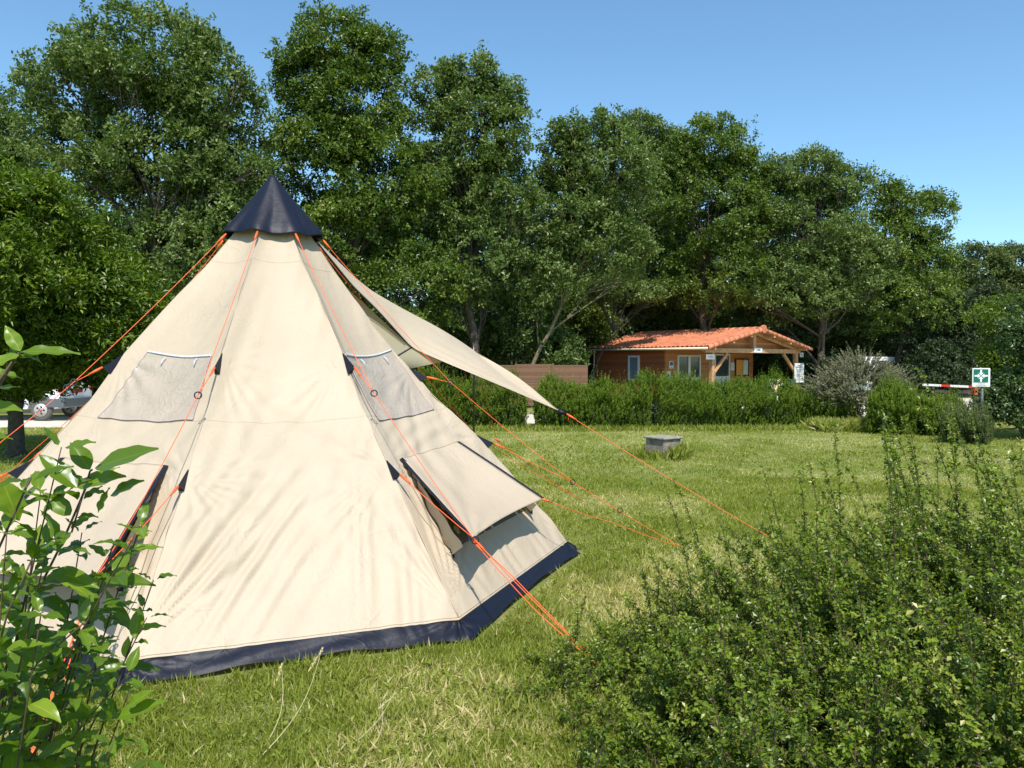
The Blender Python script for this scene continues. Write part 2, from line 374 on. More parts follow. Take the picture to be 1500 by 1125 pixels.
# ================================================================== TENT
TC = vec(-2.05, 6.87, 0)
TV = [vec(-2.05, 4.05, 0), vec(-.24, 4.77, 0), vec(.61, 7.0, 0), vec(-.12, 8.85, 0), vec(-2.05, 9.7, 0), vec(-4.05, 8.85, 0), vec(-4.87, 6.87, 0), vec(-4.05, 4.88, 0)]
HEM = .955
PR = [0, .05, .125, .21, .30, .44, .52, .665, .80, .955, 1.0]
PZ = [3.26, 3.07, 2.76, 2.47, 2.20, 1.74, 1.42, .98, .575, .115, 0.0]
HEM_Z = .115
PR2 = [0, .05, .125, .20, .28, .40, .44, .515, .67, .76, .955, 1.0]
PZ2 = [3.26, 3.07, 2.76, 2.46, 2.16, 1.74, 1.63, 1.40, 1.02, .73, .115, 0.0]
def ridge(k, r):
    z = float(np.interp(r, PR2, PZ2) if k % 8 in (2, 3) else np.interp(r, PR, PZ)); V = TV[k % 8]; P = TC + (V - TC) * r; P[2] = z; return P
def pnorm(k):
    a, b, c = ridge(k, .3), ridge(k, .93), ridge(k + 1, .7); n = unit(np.cross(b - a, c - a))
    return n if np.dot(n, a - vec(TC[0], TC[1], 1)) > 0 else -n
PN = [pnorm(k) for k in range(8)]
def folds(k, s, r):
    """height of soft tension folds on panel k at (s across, r down)"""
    w = 2.2 * max(r, .05); x = s * w; y = r * 3.4; h = 0
    def fan(cx, cy, a0, a1, n, amp, ln, ph):
        dx, dy = x - cx, y - cy; d = math.hypot(dx, dy) + 1e-6; a = math.atan2(-dy, dx)
        if not a0 < a < a1: return 0
        e = sin(pi * (a - a0) / (a1 - a0)); return amp * e * sin(n * a + ph + 1.6 * sin(3 * a + ph)) * math.exp(-d / ln) * min(1, d / .25)
    lo, up = .665 * 3.4, .44 * 3.4
    xr = lambda rr: 2.2 * rr
    # corners at the foot
    h += fan(0, .95 * 3.4, .45, 1.5, 34, .017, .9, k * 1.7)
    h += fan(xr(.95), .95 * 3.4, 1.65, 2.7, 34, .013, .7, k * 2.3)
    # lower tabs
    h += fan(0, lo, -1.3, .6, 19, .013, .55, k); h += fan(xr(.665), lo, 2.5, 3.14, 23, .010, .5, k)
    h += fan(xr(.665), lo, -3.14, -1.75, 21, .012, .5, k + 1)
    h += fan(0, up, -1.3, .6, 23, .008, .4, k + 2); h += fan(xr(.44), up, -3.14, -1.6, 23, .008, .4, k + 3)
    e = math.exp(-((s - .5) / .3) ** 2)
    if k in (0, 7):
        q = .86 * x + .5 * y + .03 * sin(3 * y + k); m_ = math.exp(-((x - .55) / .36) ** 2 - ((y - 2.75) / .42) ** 2)
        h += .0085 * m_ * (sin(q * 40 + 2 * sin(q * 9)) + .5 * sin(q * 71 + 1))
        q = .98 * x - .2 * y; m_ = math.exp(-((x - w + .35) / .22) ** 2 - ((y - 2.9) / .45) ** 2); h += .004 * m_ * sin(q * 62 + 2 * sin(q * 17))
    if k == 1:
        q = .95 * x - .3 * y; m_ = math.exp(-((y - 3.0) / .28) ** 2); h += .005 * m_ * sin(q * 30 + 2 * sin(q * 11)) * min(1, 4 * s) * min(1, 4 * (1 - s))
        q = .3 * x + .95 * y; h += .004 * math.exp(-((y - 2.05) / .16) ** 2) * sin(q * 48 + 3 * sin(x * 3)) * sin(pi * min(1, max(0, s)))
    h *= 1.5; h += .005 * sin(x * 21 + 2.2 * sin(y * 1.3 + k)) * (1 - e) * min(1, r * 3) + .003 * sin(x * 34 + y * 5 + k) * (1 - e)
    h -= .075 * 4 * s * (1 - s) * sin(pi * min(1, r)) ** .8 * (.5 + .5 * sin(4.5 * r))
    return h
def panel(k, s, r, off=0.0):
    a, b = ridge(k, r), ridge(k + 1, r)
    # tabs pull the ridge out a touch
    return a + (b - a) * s + PN[k] * (folds(k, s, r) + off)
_cache = {}
def st(k, u, v):
    """panel coordinates of a surveyed point"""
    if k not in _cache:
        S, R = np.meshgrid(np.linspace(-.15, 1.1, 120), np.linspace(.1, 1, 160)); G = []
        for s, r in zip(S.ravel(), R.ravel()): G.append(proj(ridge(k, r) * (1 - s) + ridge(k + 1, r) * s))
        _cache[k] = (S.ravel(), R.ravel(), np.array(G))
    S, R, G = _cache[k]; i = np.argmin((G[:, 0] - u) ** 2 + (G[:, 1] - v) ** 2); return S[i], R[i]
def radial(ang, u, v):
    a = radians(ang); return on_plane(u, v, TC, vec(-sin(a), cos(a), 0))

def torus(m, c, R, r, n1, n=18, k=6):
    n1 = unit(n1); a = unit(np.cross(n1, vec(0, 0, 1) if abs(n1[2]) < .9 else vec(1, 0, 0))); b = np.cross(n1, a); G = []
    for i in range(n + 1):
        q = 2 * pi * i / n; d = cos(q) * a + sin(q) * b; G.append([c + d * (R + r * cos(2 * pi * j / k)) + n1 * r * sin(2 * pi * j / k) for j in range(k)])
    m.grid(G, closed=True)

def build_tent():
    root = tag(empty('tipi_tent', tuple(TC)), 'large cream tipi tent with navy cap and skirt, awning raised, on orange guy ropes', 'tent')
    # fabric walls
    for k in range(8):
        S = np.linspace(0, 1, 110); R = np.linspace(.02, HEM, 170)
        if k == 2: pass
        G = [[panel(k, s, r) for s in S] for r in R]
        MB().grid(G).build('fabric_panel' if k != 2 else 'door_panel', CREAM, root)
        # skirt
        G = []
        for t in np.linspace(0, 1, 9):
            row = []
            for s in .5 - .5 * np.cos(np.linspace(0, pi, 130)):
                a, b = ridge(k, HEM), ridge(k + 1, HEM); top = a + (b - a) * s + PN[k] * folds(k, s, HEM)
                A, B = TV[k], TV[(k + 1) % 8]; bot = A + (B - A) * s
                inn = unit(TC - (A + B) / 2); c = 4 * s * (1 - s)
                bot = bot + inn * .03 * c + vec(0, 0, .015 + .025 * c + .008 * sin(s * 23 + k))
                pull = (math.exp(-s / .1) + math.exp(-(1 - s) / .1))
                top = top - vec(0, 0, .012) * pull
                p = top + (bot - top) * t; nn = unit(vec(PN[k][0], PN[k][1], .1))
                th = math.atan2(.06 + t * .25, min(s, 1 - s) * 2.1 + .01)
                p = p + nn * (.018 * sin(18 * th + k) * min(1, pull) * sin(pi * min(1, t * .9 + .1)) + .01 * sin(pi * t) * sin(s * 17 + 3 * k + t * 4))
                row.append(p)
            G.append(row)
        MB().grid(G).build('skirt', NAVY, root)
        # hem piping where cream meets navy, seams on each ridge, cross seams
        m = MB(); m.tube([panel(k, s, .951, .001) for s in np.linspace(0, 1, 60)], .0035, 5); m.build('hem_piping', CREAM, root)
    for k in range(8):
        m = MB(); m.tube([ridge(k, r) + unit(PN[k] + PN[k - 1]) * -.001 for r in np.linspace(.08, .95, 60)], .0035, 6); m.build('ridge_seam', CREAM, root)
        for rr in (.555, .195):
            if k in (2,): continue
            m = MB(); m.tube([panel(k, s, rr, .0004) for s in np.linspace(0, 1, 60)], .0014, 4); m.build('cross_seam', CREAM, root)
    # cap
    G = []; nA = 128
    for t in np.linspace(0, 1, 34):
        row = []
        for j in range(nA):
            a = 2 * pi * j / nA; lob = cos(8 * (a - radians(-49)) / 1.0)
            rad = .02 + .395 * t; z = 3.285 - .52 * t ** .96
            rad *= 1 + .065 * lob * t ** .8 + .010 * sin(16 * a + 2 * sin(9 * t)) * t * t + .006 * sin(23 * a + 5 * t) * t; z += -.018 * t ** 3 * (1 - lob) * .5 + .010 * sin(2.3 * a) * t + .012 * sin(3 * a + 1) * t
            if t > .9: rad -= (t - .9) * .12
            row.append(vec(TC[0] + rad * cos(a), TC[1] + rad * sin(a), z))
        G.append(row)
    m = MB(); m.grid(G, closed=True); m.add([(TC[0], TC[1], 3.30)] + [tuple(p) for p in G[0]], [(0, 1 + j, 1 + (j + 1) % nA) for j in range(nA)], True)
    m.build('top_cap', NAVY, root, solid=.004)
    # centre pole
    MB().cyl(TC, TC + vec(0, 0, 3.25), .019, 10).build('centre_pole', BLACK, root)
    # ---- windows
    def window(k, q, zipside):
        st4 = [st(k, *p) for p in q]     # tl, tr, br, bl
        n, m_ = 40, 40; G = []
        for i in range(m_):
            t = i / (m_ - 1); row = []
            for j in range(n):
                s = j / (n - 1)
                a = np.array(st4[0]) * (1 - s) + np.array(st4[1]) * s; b = np.array(st4[3]) * (1 - s) + np.array(st4[2]) * s
                c = a + (b - a) * t
                row.append(panel(k, c[0], c[1], .006 + .006 * sin(9 * s + 7 * t) * sin(5 * t + 3 * s) * sin(pi * s) * sin(pi * t)))
            G.append(row)
        w = MB(); w.grid(G); wo = w.build('window', PLASTIC, root)
        e = MB(); e.tube([np.array(p) + PN[k] * .006 for p in G[0]], .008, 5); e.build('zip', ZIP, wo)
        e = MB(); e.tube([np.array(p) + PN[k] * .003 for p in G[-1]], .0045, 5); e.tube([G[i][0] + PN[k] * .002 for i in range(m_)], .0035, 4); e.tube([G[i][-1] + PN[k] * .002 for i in range(m_)], .0035, 4)
        e.build('window_edging', mat_edge, wo)
        for s in (.3, .78):
            p = G[2][int(s * n)] + PN[k] * .012; q_ = G[7][int(s * n)] + PN[k] * .012
            MB().tube([p, (p + q_) / 2 + PN[k] * .01, q_], .004, 4).build('toggle', ZIP, wo)
    mat_edge = mat_plain('window_edge', (.42, .34, .34), .6)
    window(7, [(213, 510), (306, 516), (281, 612), (140, 606)], 1)
    window(1, [(506, 519), (573, 513), (638, 597), (558, 613)], 0)
    # the far sides carry plain fabric in the picture; same tent, so no more windows are guessed
    # ---- vent hoods
    def hood(k, TL, TR, BL, BR, IL, IR):
        """flap propped out from the wall: top edge on the panel, bottom corners pulled out"""
        a0, a1 = st(k, *TL), st(k, *TR); i0, i1 = st(k, *IL), st(k, *IR); n, m_ = 46, 46; G = []
        for i in range(m_):
            t = i / (m_ - 1); row = []
            for j in range(n):
                s = j / (n - 1); p0 = panel(k, a0[0] + (a1[0] - a0[0]) * s, a0[1] + (a1[1] - a0[1]) * s, .006)
                p1 = BL + (BR - BL) * s + vec(0, 0, .035) * 4 * s * (1 - s) - PN[k] * .08 * 4 * s * (1 - s)
                p = p0 + (p1 - p0) * t
                p = p + PN[k] * (-.035 * sin(pi * s) * sin(pi * t) + .008 * sin(14 * math.atan2(1 - t + .05, s + .02)) * t * math.exp(-2.2 * s) + .006 * sin(9 * s + 11 * t) * sin(pi * s) * sin(pi * t))
                row.append(p)
            G.append(row)
        h = MB().grid(G).build('vent_hood', CREAM, root, solid=.002)
        for side, e in ((0, 0), (1, n - 1)):
            w = []
            for i in range(m_):
                t = i / (m_ - 1); p = np.array(G[i][e]); q = p + unit(G[i][e] - G[i][n // 2]) * .042 + PN[k] * (.004) - vec(0, 0, .004)
                w.append([p + PN[k] * .003, q])
            MB().grid(w).build('hood_trim', NAVY, h, solid=.002)
        # gussets from the wall to the flap edges
        for e, ii, aa in ((0, i0, a0), (n - 1, i1, a1)):
            g = []
            for i in range(24):
                t = i / 23; s_, r_ = aa[0] + (ii[0] - aa[0]) * t, aa[1] + (ii[1] - aa[1]) * t; w0 = panel(k, s_, r_, .004)
                w1 = np.array(G[int(t * (m_ - 1))][e]); g.append([w0 + (w1 - w0) * q for q in np.linspace(0, .55 + .0 * t, 6)])
            MB().grid(g).build('gusset', CREAM, h)
            MB().tube([panel(k, aa[0] + (ii[0] - aa[0]) * t, aa[1] + (ii[1] - aa[1]) * t, .007) for t in np.linspace(0, 1, 20)], .005, 4).build('edge_binding', BLACK, h)
            MB().bxc(panel(k, ii[0], ii[1], .006), .035, .012, .035).build('stitch_patch', NAVY, h)
        # shaded net opening on the wall under the flap
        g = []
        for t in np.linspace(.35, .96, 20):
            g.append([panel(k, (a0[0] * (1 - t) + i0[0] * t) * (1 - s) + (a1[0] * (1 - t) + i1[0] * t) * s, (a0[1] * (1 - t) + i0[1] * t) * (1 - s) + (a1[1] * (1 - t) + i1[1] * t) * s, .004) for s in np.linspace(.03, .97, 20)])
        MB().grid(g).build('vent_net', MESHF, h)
        m = MB(); m.tube([panel(k, a0[0] + (a1[0] - a0[0]) * s, a0[1] + (a1[1] - a0[1]) * s, .009) for s in np.linspace(0, 1, 30)], .003, 4); m.build('top_seam', CREAM, h)
        return G
    BL = vec(-.24, 4.98, .58); BL = at(693, 789, 5.02); BR = at(794, 731, 6.42)
    hood(1, (592, 669), (671, 644), BL, BR, (661, 812), (778, 750))
    BLl = at(-60, 838, 4.62); BRl = at(137, 850, 4.10)
    hood(7, (93, 668), (236, 680), BLl, BRl, (20, 842), (176, 862))
    # ---- awning: the door flap raised on a pole
    A = ridge(2, .13) + vec(.02, .05, .0)
    near = [A, at(517, 418, 7.15), at(553, 453, 7.35), at(604, 509, 7.6), at(645, 527, 7.65), at(735, 566, 7.6), at(822, 603, 7.4)]
    Pp = at(694, 513, 8.8); Tt = near[-1]
    far = [A + vec(0, .05, 0), at(517, 404, 7.4), at(544, 425, 7.6), at(600, 457, 8.0), at(645, 482, 8.35), at(672, 498, 8.6), Pp]
    def curve(P, n):
        P = np.array(P); d = np.r_[0, np.cumsum(np.linalg.norm(np.diff(P, axis=0), axis=1))]; d /= d[-1]; t = np.linspace(0, 1, n)
        Q = np.stack([np.interp(t, d, P[:, i]) for i in range(3)], 1)
        for _ in range(2): Q[1:-1] = .25 * Q[:-2] + .5 * Q[1:-1] + .25 * Q[2:]
        return Q
    a, b = curve(near, 60), curve(far, 60); G = []
    for i in range(60):
        t = i / 59; row = []
        for s in np.linspace(0, 1, 26):
            p = a[i] * (1 - s) + b[i] * s; p = p - vec(0, 0, .05) * sin(pi * s) * (sin(pi * t) + 1.1 * t ** 4) + vec(0, 0, .006) * sin(26 * s + 9 * t) * sin(pi * t)
            row.append(p)
        G.append(row)
    aw = MB().grid(G).build('awning', CREAM, root)
    Q = at(758, 547, 8.55); g = []
    for t in np.linspace(0, 1, 30):
        p0 = Tt + (Pp - Tt) * t - vec(0, 0, .055) * sin(pi * t); w = sin(pi * t) ** .8; e = (Tt * (1 - t) + Pp * t) * (1 - w) + w * (Tt * (1 - t) ** 2 + 2 * t * (1 - t) * Q + Pp * t * t)
        g.append([p0 + (e - p0) * q + vec(0, .02, 0) * sin(pi * q) for q in np.linspace(0, 1, 6)])
    MB().grid(g).build('awning_hem', CREAM, aw)
    MB().tube(list(a[:26] + vec(.0, -.01, -.012)), .007, 5).build('edge_binding', BLACK, aw)
    # inner door flap hanging below the awning, with the awning's shade in its colour
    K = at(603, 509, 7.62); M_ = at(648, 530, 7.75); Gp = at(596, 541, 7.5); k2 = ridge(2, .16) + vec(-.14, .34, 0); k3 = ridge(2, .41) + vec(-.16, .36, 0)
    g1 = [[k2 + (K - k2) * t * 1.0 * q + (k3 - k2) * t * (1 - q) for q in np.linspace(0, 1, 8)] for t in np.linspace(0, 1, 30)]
    lf = MB().grid(g1).build('door_flap', CREAM_SHADED, aw)
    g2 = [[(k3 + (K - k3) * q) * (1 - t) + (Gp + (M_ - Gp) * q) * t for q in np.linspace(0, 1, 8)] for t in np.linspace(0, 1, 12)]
    MB().grid(g2).build('flap_hem', CREAM_SHADED, aw)
    MB().tube([k3, K], .008, 5).build('edge_binding', BLACK, aw)
    MB().tube([Pp + vec(0, 0, .06), Pp - vec(0, 0, .1), vec(Pp[0], Pp[1], 0)], .011, 8).build('awning_pole', mat_plain('steel_pole', (.10, .10, .11), .35, .8), root)
    MB().tube([Tt + vec(-.03, 0, .008), Tt + vec(.05, -.01, -.02)], [.03, .01], 6).build('corner_patch', NAVY, root)
    # ---- guy tabs (dark triangles on the ridges)
    tips = {}
    for k in (0, 1, 2, 6, 7, 3):
        for nm, r0, r1 in (('u', .432, .472), ('l', .652, .692)):
            o = unit(PN[k] + PN[k - 1]); o = unit(vec(o[0], o[1], 0)); p0, p1 = ridge(k, r0), ridge(k, r1); tip = ridge(k, (r0 + r1) / 2 + .008) + o * .085 - vec(0, 0, .0)
            side = unit(np.cross(o, vec(0, 0, 1))); m = MB()
            m.add([p0 + side * .004, p1 + side * .018, tip + side * .004, tip - side * .004, p1 - side * .018, p0 - side * .004], [(0, 1, 2), (3, 4, 5), (0, 2, 3, 5), (1, 4, 3, 2)])
            m.build('guy_tab', NAVY, root); tips[(k, nm)] = tip
    # ---- guy ropes
    def rope(pts, rings=(), r=.0027, extra=None):
        P = []
        for i in range(len(pts) - 1):
            a_, b_ = np.array(pts[i]), np.array(pts[i + 1]); L = np.linalg.norm(b_ - a_); n = max(2, int(L / .12))
            for q in range(n): t = q / n; P.append(a_ + (b_ - a_) * t - vec(0, 0, .010) * sin(pi * t) * L)
        P.append(np.array(pts[-1])); m = MB(); m.tube(P, r, 6)
        for e in (extra or []): m.tube(e, r * .9, 6)
        o = m.build('guy_rope', ORANGE, root)
        for c in rings:
            g = MB(); torus(g, np.array(c), .022, .0045, vec(.3, -1, .2)); g.build('rope_ring', BLACK, o)
        # knot at the top
        g = MB(); a_, b_ = np.array(pts[0]), np.array(pts[1]); d = unit(b_ - a_); g.tube([a_ + d * .0, a_ + d * .05, a_ + d * .11], [.008, .010, .005], 6); g.build('knot', ORANGE, o)
        return o
    def rim(ang): a_ = radians(ang); return vec(TC[0] + .42 * cos(a_), TC[1] + .42 * sin(a_), 2.75)
    def peg(p, d):
        p = np.array(p, float); MB().tube([p - vec(0, 0, .06), p + vec(0, 0, .05), p + vec(0, 0, .055) + unit(vec(d[0], d[1], 0)) * .03], .004, 6).build('peg', mat_peg, root)
    mat_peg = mat_plain('peg_steel', (.3, .3, .3), .4, .9)
    def extrap(a_, b_): a_, b_ = np.array(a_), np.array(b_); t = a_[2] / (a_[2] - b_[2]); return a_ + (b_ - a_) * t
    # right-front ridge
    r1 = vec(-.97, 5.62, 1.48); r1 = radial(-49.2, 548, 576); g = ground(893, 989)
    rope([rim(-49), r1, BL + vec(.01, -.03, 0), g], [r1, BL + vec(.015, -.04, 0)]); peg(g, g - TC)
    rope([tips[(1, 'u')], r1]); rope([tips[(1, 'l')], BL + vec(.0, -.02, .01)]); rope([BL + vec(0, -.01, -.01), BL * .45 + g * .55 + vec(-.035, 0, -.02), g])
    rope([BL + vec(0, -.01, 0), BL * .7 + g * .3 + vec(.012, 0, .0), g + vec(.01, 0, 0)])
    # left-front ridge
    r1 = radial(-90, 290, 579); r2 = at(140, 845, 3.98); g = vec(-1.98, 3.15, 0)
    rope([rim(-90), r1, at(205, 740, 4.5), r2, g], [r1]); rope([tips[(0, 'u')], r1]); rope([tips[(0, 'l')], r2], [r2 + vec(0, -.02, 0)]); rope([BRl, g + vec(-.05, .1, 0)]); rope([r2, r2 * .5 + g * .5 + vec(.02, 0, -.02), g])
    # left ridge
    r1 = radial(-135, 108, 560); q = radial(-135, 2, 647); g = extrap(r1, q); rope([rim(-135), r1, q, g], [r1, r1 * .9 + q * .1]); rope([tips[(7, 'u')], r1]); rope([tips[(7, 'l')], q * .6 + g * .4])
    r1 = radial(180, 152, 568); q = radial(180, 45, 663); g = extrap(r1, q); rope([rim(180), r1, q, g], [r1]); rope([tips[(6, 'u')], r1]); rope([tips[(6, 'l')], q * .6 + g * .4])
    # right ridge
    r1 = radial(2.6, 660, 560); r2 = radial(2.6, 839, 706); g = ground(1010, 808)
    rope([rim(2.6), r1, r2, g], [r2 * .6 + g * .4]); rope([tips[(2, 'u')], r1], [r1]); rope([tips[(2, 'l')], r2], [r2]); peg(g, g - TC)
    rope([BR, BR * .5 + ground(1000, 800) * .5, ground(1003, 803)])
    # ropes behind
    q = radial(45, 702, 642); g = ground(858, 736); rope([rim(45), q, g], [q * .3 + g * .7], r=.0028); rope([tips[(2, 'l')] + vec(0, .4, 0), g], r=.0025)
    g = ground(1196, 826); rope([Tt + vec(.05, -.01, -.02), g], [Tt * .2 + g * .8]); peg(g, g - Tt)
    MB().tube([Tt + vec(.07, -.01, -.03), Tt + vec(.065, -.01, -.09)], .003, 5).build('rope_end', ORANGE, root)
    g = ground(742, 694); rope([Pp + vec(0, 0, .03), g], r=.0022)
    g = vec(-1.2, 11.2, 0); rope([Pp + vec(0, 0, .03), g], r=.0022)

# ================================================================== HUT (reception cabin)
E1 = vec(-.6, .8, 0); E2 = vec(.8, .6, 0); HF = vec(8.36, 34.0, 0)
def hp(a, b, z): return HF + E1 * a + E2 * b + vec(0, 0, z)
def on_gable(u, v, a=2.75):
    P = on_plane(u, v, hp(a, 0, 0), -E1); d = P - hp(a, 0, 0); return float(np.dot(d, E2)), float(P[2])
def on_long(u, v, b=.35):
    P = on_plane(u, v, hp(0, b, 0), -E2); d = P - hp(0, b, 0); return float(np.dot(d, E1)), float(P[2])

def mat_boards(name, col, dirs=(0, 0, 1), period=.13, noise=.25):
    N = NT(name); tc = N.n('ShaderNodeTexCoord').outputs['Object']
    sep = N.n('ShaderNodeSeparateXYZ', {0: tc}); z = sep.outputs[2]
    fr = N.n('ShaderNodeMath', {0: N.n('ShaderNodeMath', {0: z, 1: period}, operation='DIVIDE').outputs[0]}, operation='FRACT').outputs[0]
    fl = N.n('ShaderNodeMath', {0: N.n('ShaderNodeMath', {0: z, 1: period}, operation='DIVIDE').outputs[0]}, operation='FLOOR').outputs[0]
    wn = N.n('ShaderNodeTexWhiteNoise', {'W': fl}, noise_dimensions='1D').outputs[0]
    gr = N.n('ShaderNodeTexNoise', {'Vector': N.n('ShaderNodeMapping', {0: tc, 3: (3, 3, 40)}).outputs[0], 'Scale': 1.5, 'Detail': 5}).outputs[0]
    s = N.n('ShaderNodeMath', {0: wn, 1: gr}, operation='ADD').outputs[0]; s = N.n('ShaderNodeMath', {0: s, 1: .5}, operation='MULTIPLY').outputs[0]
    cc = ramp(N, s, [(.2, [c * (1 - noise) for c in col]), (.8, [min(1, c * (1 + noise)) for c in col])])
    gap = N.n('ShaderNodeMapRange', {0: fr, 1: .0, 2: .10, 3: 0., 4: 1.}).outputs[0]
    bp = N.n('ShaderNodeBump', {'Height': gap, 'Strength': 1., 'Distance': .02}).outputs[0]
    p = N.n('ShaderNodeBsdfPrincipled', {'Base Color': cc, 'Roughness': .6, 'Normal': bp}); N.l(p.outputs[0], N.out.inputs[0]); return N.m

def text_mesh(name, s, size, o, ex, ey, mat, parent, ext=.0):
    cu = bpy.data.curves.new(name, 'FONT'); cu.body = s; cu.size = size; cu.align_x = 'CENTER'; cu.align_y = 'CENTER'; cu.resolution_u = 3
    t = bpy.data.objects.new(name, cu); dg = bpy.context.evaluated_depsgraph_get(); me = bpy.data.meshes.new_from_object(t.evaluated_get(dg))
    V = np.array([v.co[:] for v in me.vertices]); o, ex, ey = map(np.array, (o, ex, ey))
    P = o + V[:, :1] * ex + V[:, 1:2] * ey
    me2 = bpy.data.meshes.new(name); me2.from_pydata([tuple(map(float, p)) for p in P], [], [tuple(p.vertices) for p in me.polygons]); me2.update()
    bpy.data.objects.remove(t); return link(name, me2, mat, parent)

WHITE = mat_plain('white_paint', (.78, .78, .76), .4, noise=.05)
INK = mat_plain('dark_ink', (.03, .03, .05), .6)
GLASS = mat_plain('dark_glass', (.05, .06, .07), .06, spec=.8)

def build_hut():
    root = tag(empty('wooden_hut', tuple(hp(4, 3, 0))), 'small red-brown timber cabin with orange tiled roof and open porch behind the hedge', 'cabin')
    WL = mat_boards('red_cladding', (.40, .115, .036)); WG = mat_boards('orange_cladding', (.50, .195, .060)); BEAM = mat_plain('larch_beam', (.50, .27, .13), .65, noise=.22, nscale=5)
    W, L, ze, zr = 7.7, 7.8, 2.30, 3.17
    # walls (boxes 15 cm thick)
    wa, wb0, wb1, wL = 2.75, .38, 6.85, 7.5
    def roofz(b): return ze + (zr - ze) * (1 - abs(b - W / 2) / (W / 2))
    m = MB(); m.box(hp(wa + .1, wb0, 0), E1 * (wL - wa - .1), E2 * .15, vec(0, 0, 2.32)); m.build('long_wall', WL, root)
    m = MB(); P = [hp(wa, wb0, 0), hp(wa, wb1, 0), hp(wa, wb1, roofz(wb1) - .05), hp(wa, W / 2, zr - .06), hp(wa, wb0, roofz(wb0) - .05)]; Q = [p + E1 * .1 for p in P]
    m.add(P + Q, [(0, 1, 2, 3, 4), (9, 8, 7, 6, 5)] + [(i, i + 5, (i + 1) % 5 + 5, (i + 1) % 5) for i in range(5)]); m.build('porch_wall', WG, root)
    m = MB(); m.box(hp(wa + .1, wb1 - .15, 0), E1 * (wL - wa - .1), E2 * .15, vec(0, 0, roofz(wb1) - .08)); m.build('back_wall', WL, root)
    P = [hp(wL - .1, wb0 + .15, 0), hp(wL - .1, wb1 - .15, 0), hp(wL - .1, wb1 - .15, roofz(wb1) - .08), hp(wL - .1, W / 2, zr - .08), hp(wL - .1, wb0 + .15, roofz(wb0) - .08)]; Q = [p + E1 * .1 for p in P]
    m = MB(); m.add(P + Q, [(4, 3, 2, 1, 0), (5, 6, 7, 8, 9)] + [(i, (i + 1) % 5, (i + 1) % 5 + 5, i + 5) for i in range(5)]); m.build('end_wall', WL, root)
    m = MB(); m.box(hp(wa - .03, wb0 - .03, 0), E1 * .09, E2 * .09, vec(0, 0, 2.3)); m.build('corner_board', WG, root)
    # roof: real barrel tiles on both slopes
    TILE = mat_plain('terracotta', (.54, .185, .090), .8, noise=.28, nscale=2.6, bump=.3, bscale=40)
    na = int(L / .052); nb = 22
    for side in (0, 1):
        G = []
        for i in range(nb * 4 + 1):
            f = i / (nb * 4.0); row = []; ph = (i % 4) / 4.0
            for j in range(na * 1 + 1):
                a = j * L / na; x = (a / .26) % 1
                b = f * W / 2 if side == 0 else W - f * W / 2
                z = ze + (zr - ze) * f + .055 * abs(sin(pi * x)) + .055 * (1 - ph) 
                row.append(hp(a, b, z))
            G.append(row)
        MB().grid(G, smooth=False).build('roof_tiles', TILE, root)
        m = MB()
        P0 = hp(0, 0 if side == 0 else W, ze - .03); P1 = hp(0, W / 2, zr - .03); dn = vec(0, 0, .035)
        m.add([P0, P1, P1 + E1 * L, P0 + E1 * L, P0 + dn, P1 + dn, P1 + dn + E1 * L, P0 + dn + E1 * L], [(0, 1, 2, 3), (7, 6, 5, 4), (0, 4, 5, 1), (2, 6, 7, 3), (0, 3, 7, 4), (1, 5, 6, 2)])
        m.build('soffit', BEAM, root)
        # verge tiles along both gables
        for aa, nm in ((-.06, 0), (L - .12, 1)):
            m = MB(); nt = 11
            for q in range(nt):
                f0, f1 = q / nt, (q + 1.06) / nt; b0, b1 = (f0 * W / 2, f1 * W / 2) if side == 0 else (W - f0 * W / 2, W - f1 * W / 2)
                z0, z1 = ze + (zr - ze) * f0, ze + (zr - ze) * f1
                G = []
                for (bb, zz, rr) in ((b0, z0, .095), (b1, z1, .078)):
                    G.append([hp(aa + .09 + rr * cos(t_) * 1.0, bb, zz + .0 + rr * sin(t_) * 1.15) for t_ in np.linspace(pi * 1.25, -.1, 9)])
                m.grid(G)
            m.build('verge_tiles', TILE, root, solid=.015)
    m = MB(); nt = 20
    for q in range(nt):
        a0, a1 = q * L / nt - .06, (q + 1.1) * L / nt - .06; G = []
        for aa, rr in ((a0, .15), (a1, .125)): G.append([hp(aa, W / 2 + rr * cos(t_), zr + .0 + rr * sin(t_)) for t_ in np.linspace(pi + .2, -.2, 9)])
        m.grid(G)
    e = [hp(-.07, W / 2 + .17 * cos(t_), zr + .02 + .19 * sin(t_)) for t_ in np.linspace(0, 2 * pi, 14)[:-1]]; e2 = [p + E1 * .1 for p in e]
    m.add(e + e2, [tuple(range(13)), tuple(range(13, 26))[::-1]] + [(i, i + 13, (i + 1) % 13 + 13, (i + 1) % 13) for i in range(13)])
    m.build('ridge_tiles', TILE, root, solid=.012)
    # gutter and downpipe
    GUT = mat_plain('cream_gutter', (.72, .60, .42), .4)
    m = MB(); m.tube([hp(-.02, -.06, ze - .02), hp(L + .05, -.06, ze - .02)], .055, 10); m.tube([hp(L - .1, -.06, ze - .05), hp(L - .4, .25, ze - .2), hp(L - .4, .3, .1)], .035, 8); m.build('gutter', GUT, root)
    # porch frame
    a = .45
    def post(b, nm='post'):
        m = MB(); m.box(hp(a, b - .09, 0), E1 * .18, E2 * .18, vec(0, 0, ze - .02)); return m.build('post', BEAM, root, bevel=.01)
    post(.92); post(7.18)
    m = MB(); m.box(hp(a - .02, .35, ze - .20), E1 * .16, E2 * 7.1, vec(0, 0, .20)); m.build('tie_beam', BEAM, root, bevel=.01)
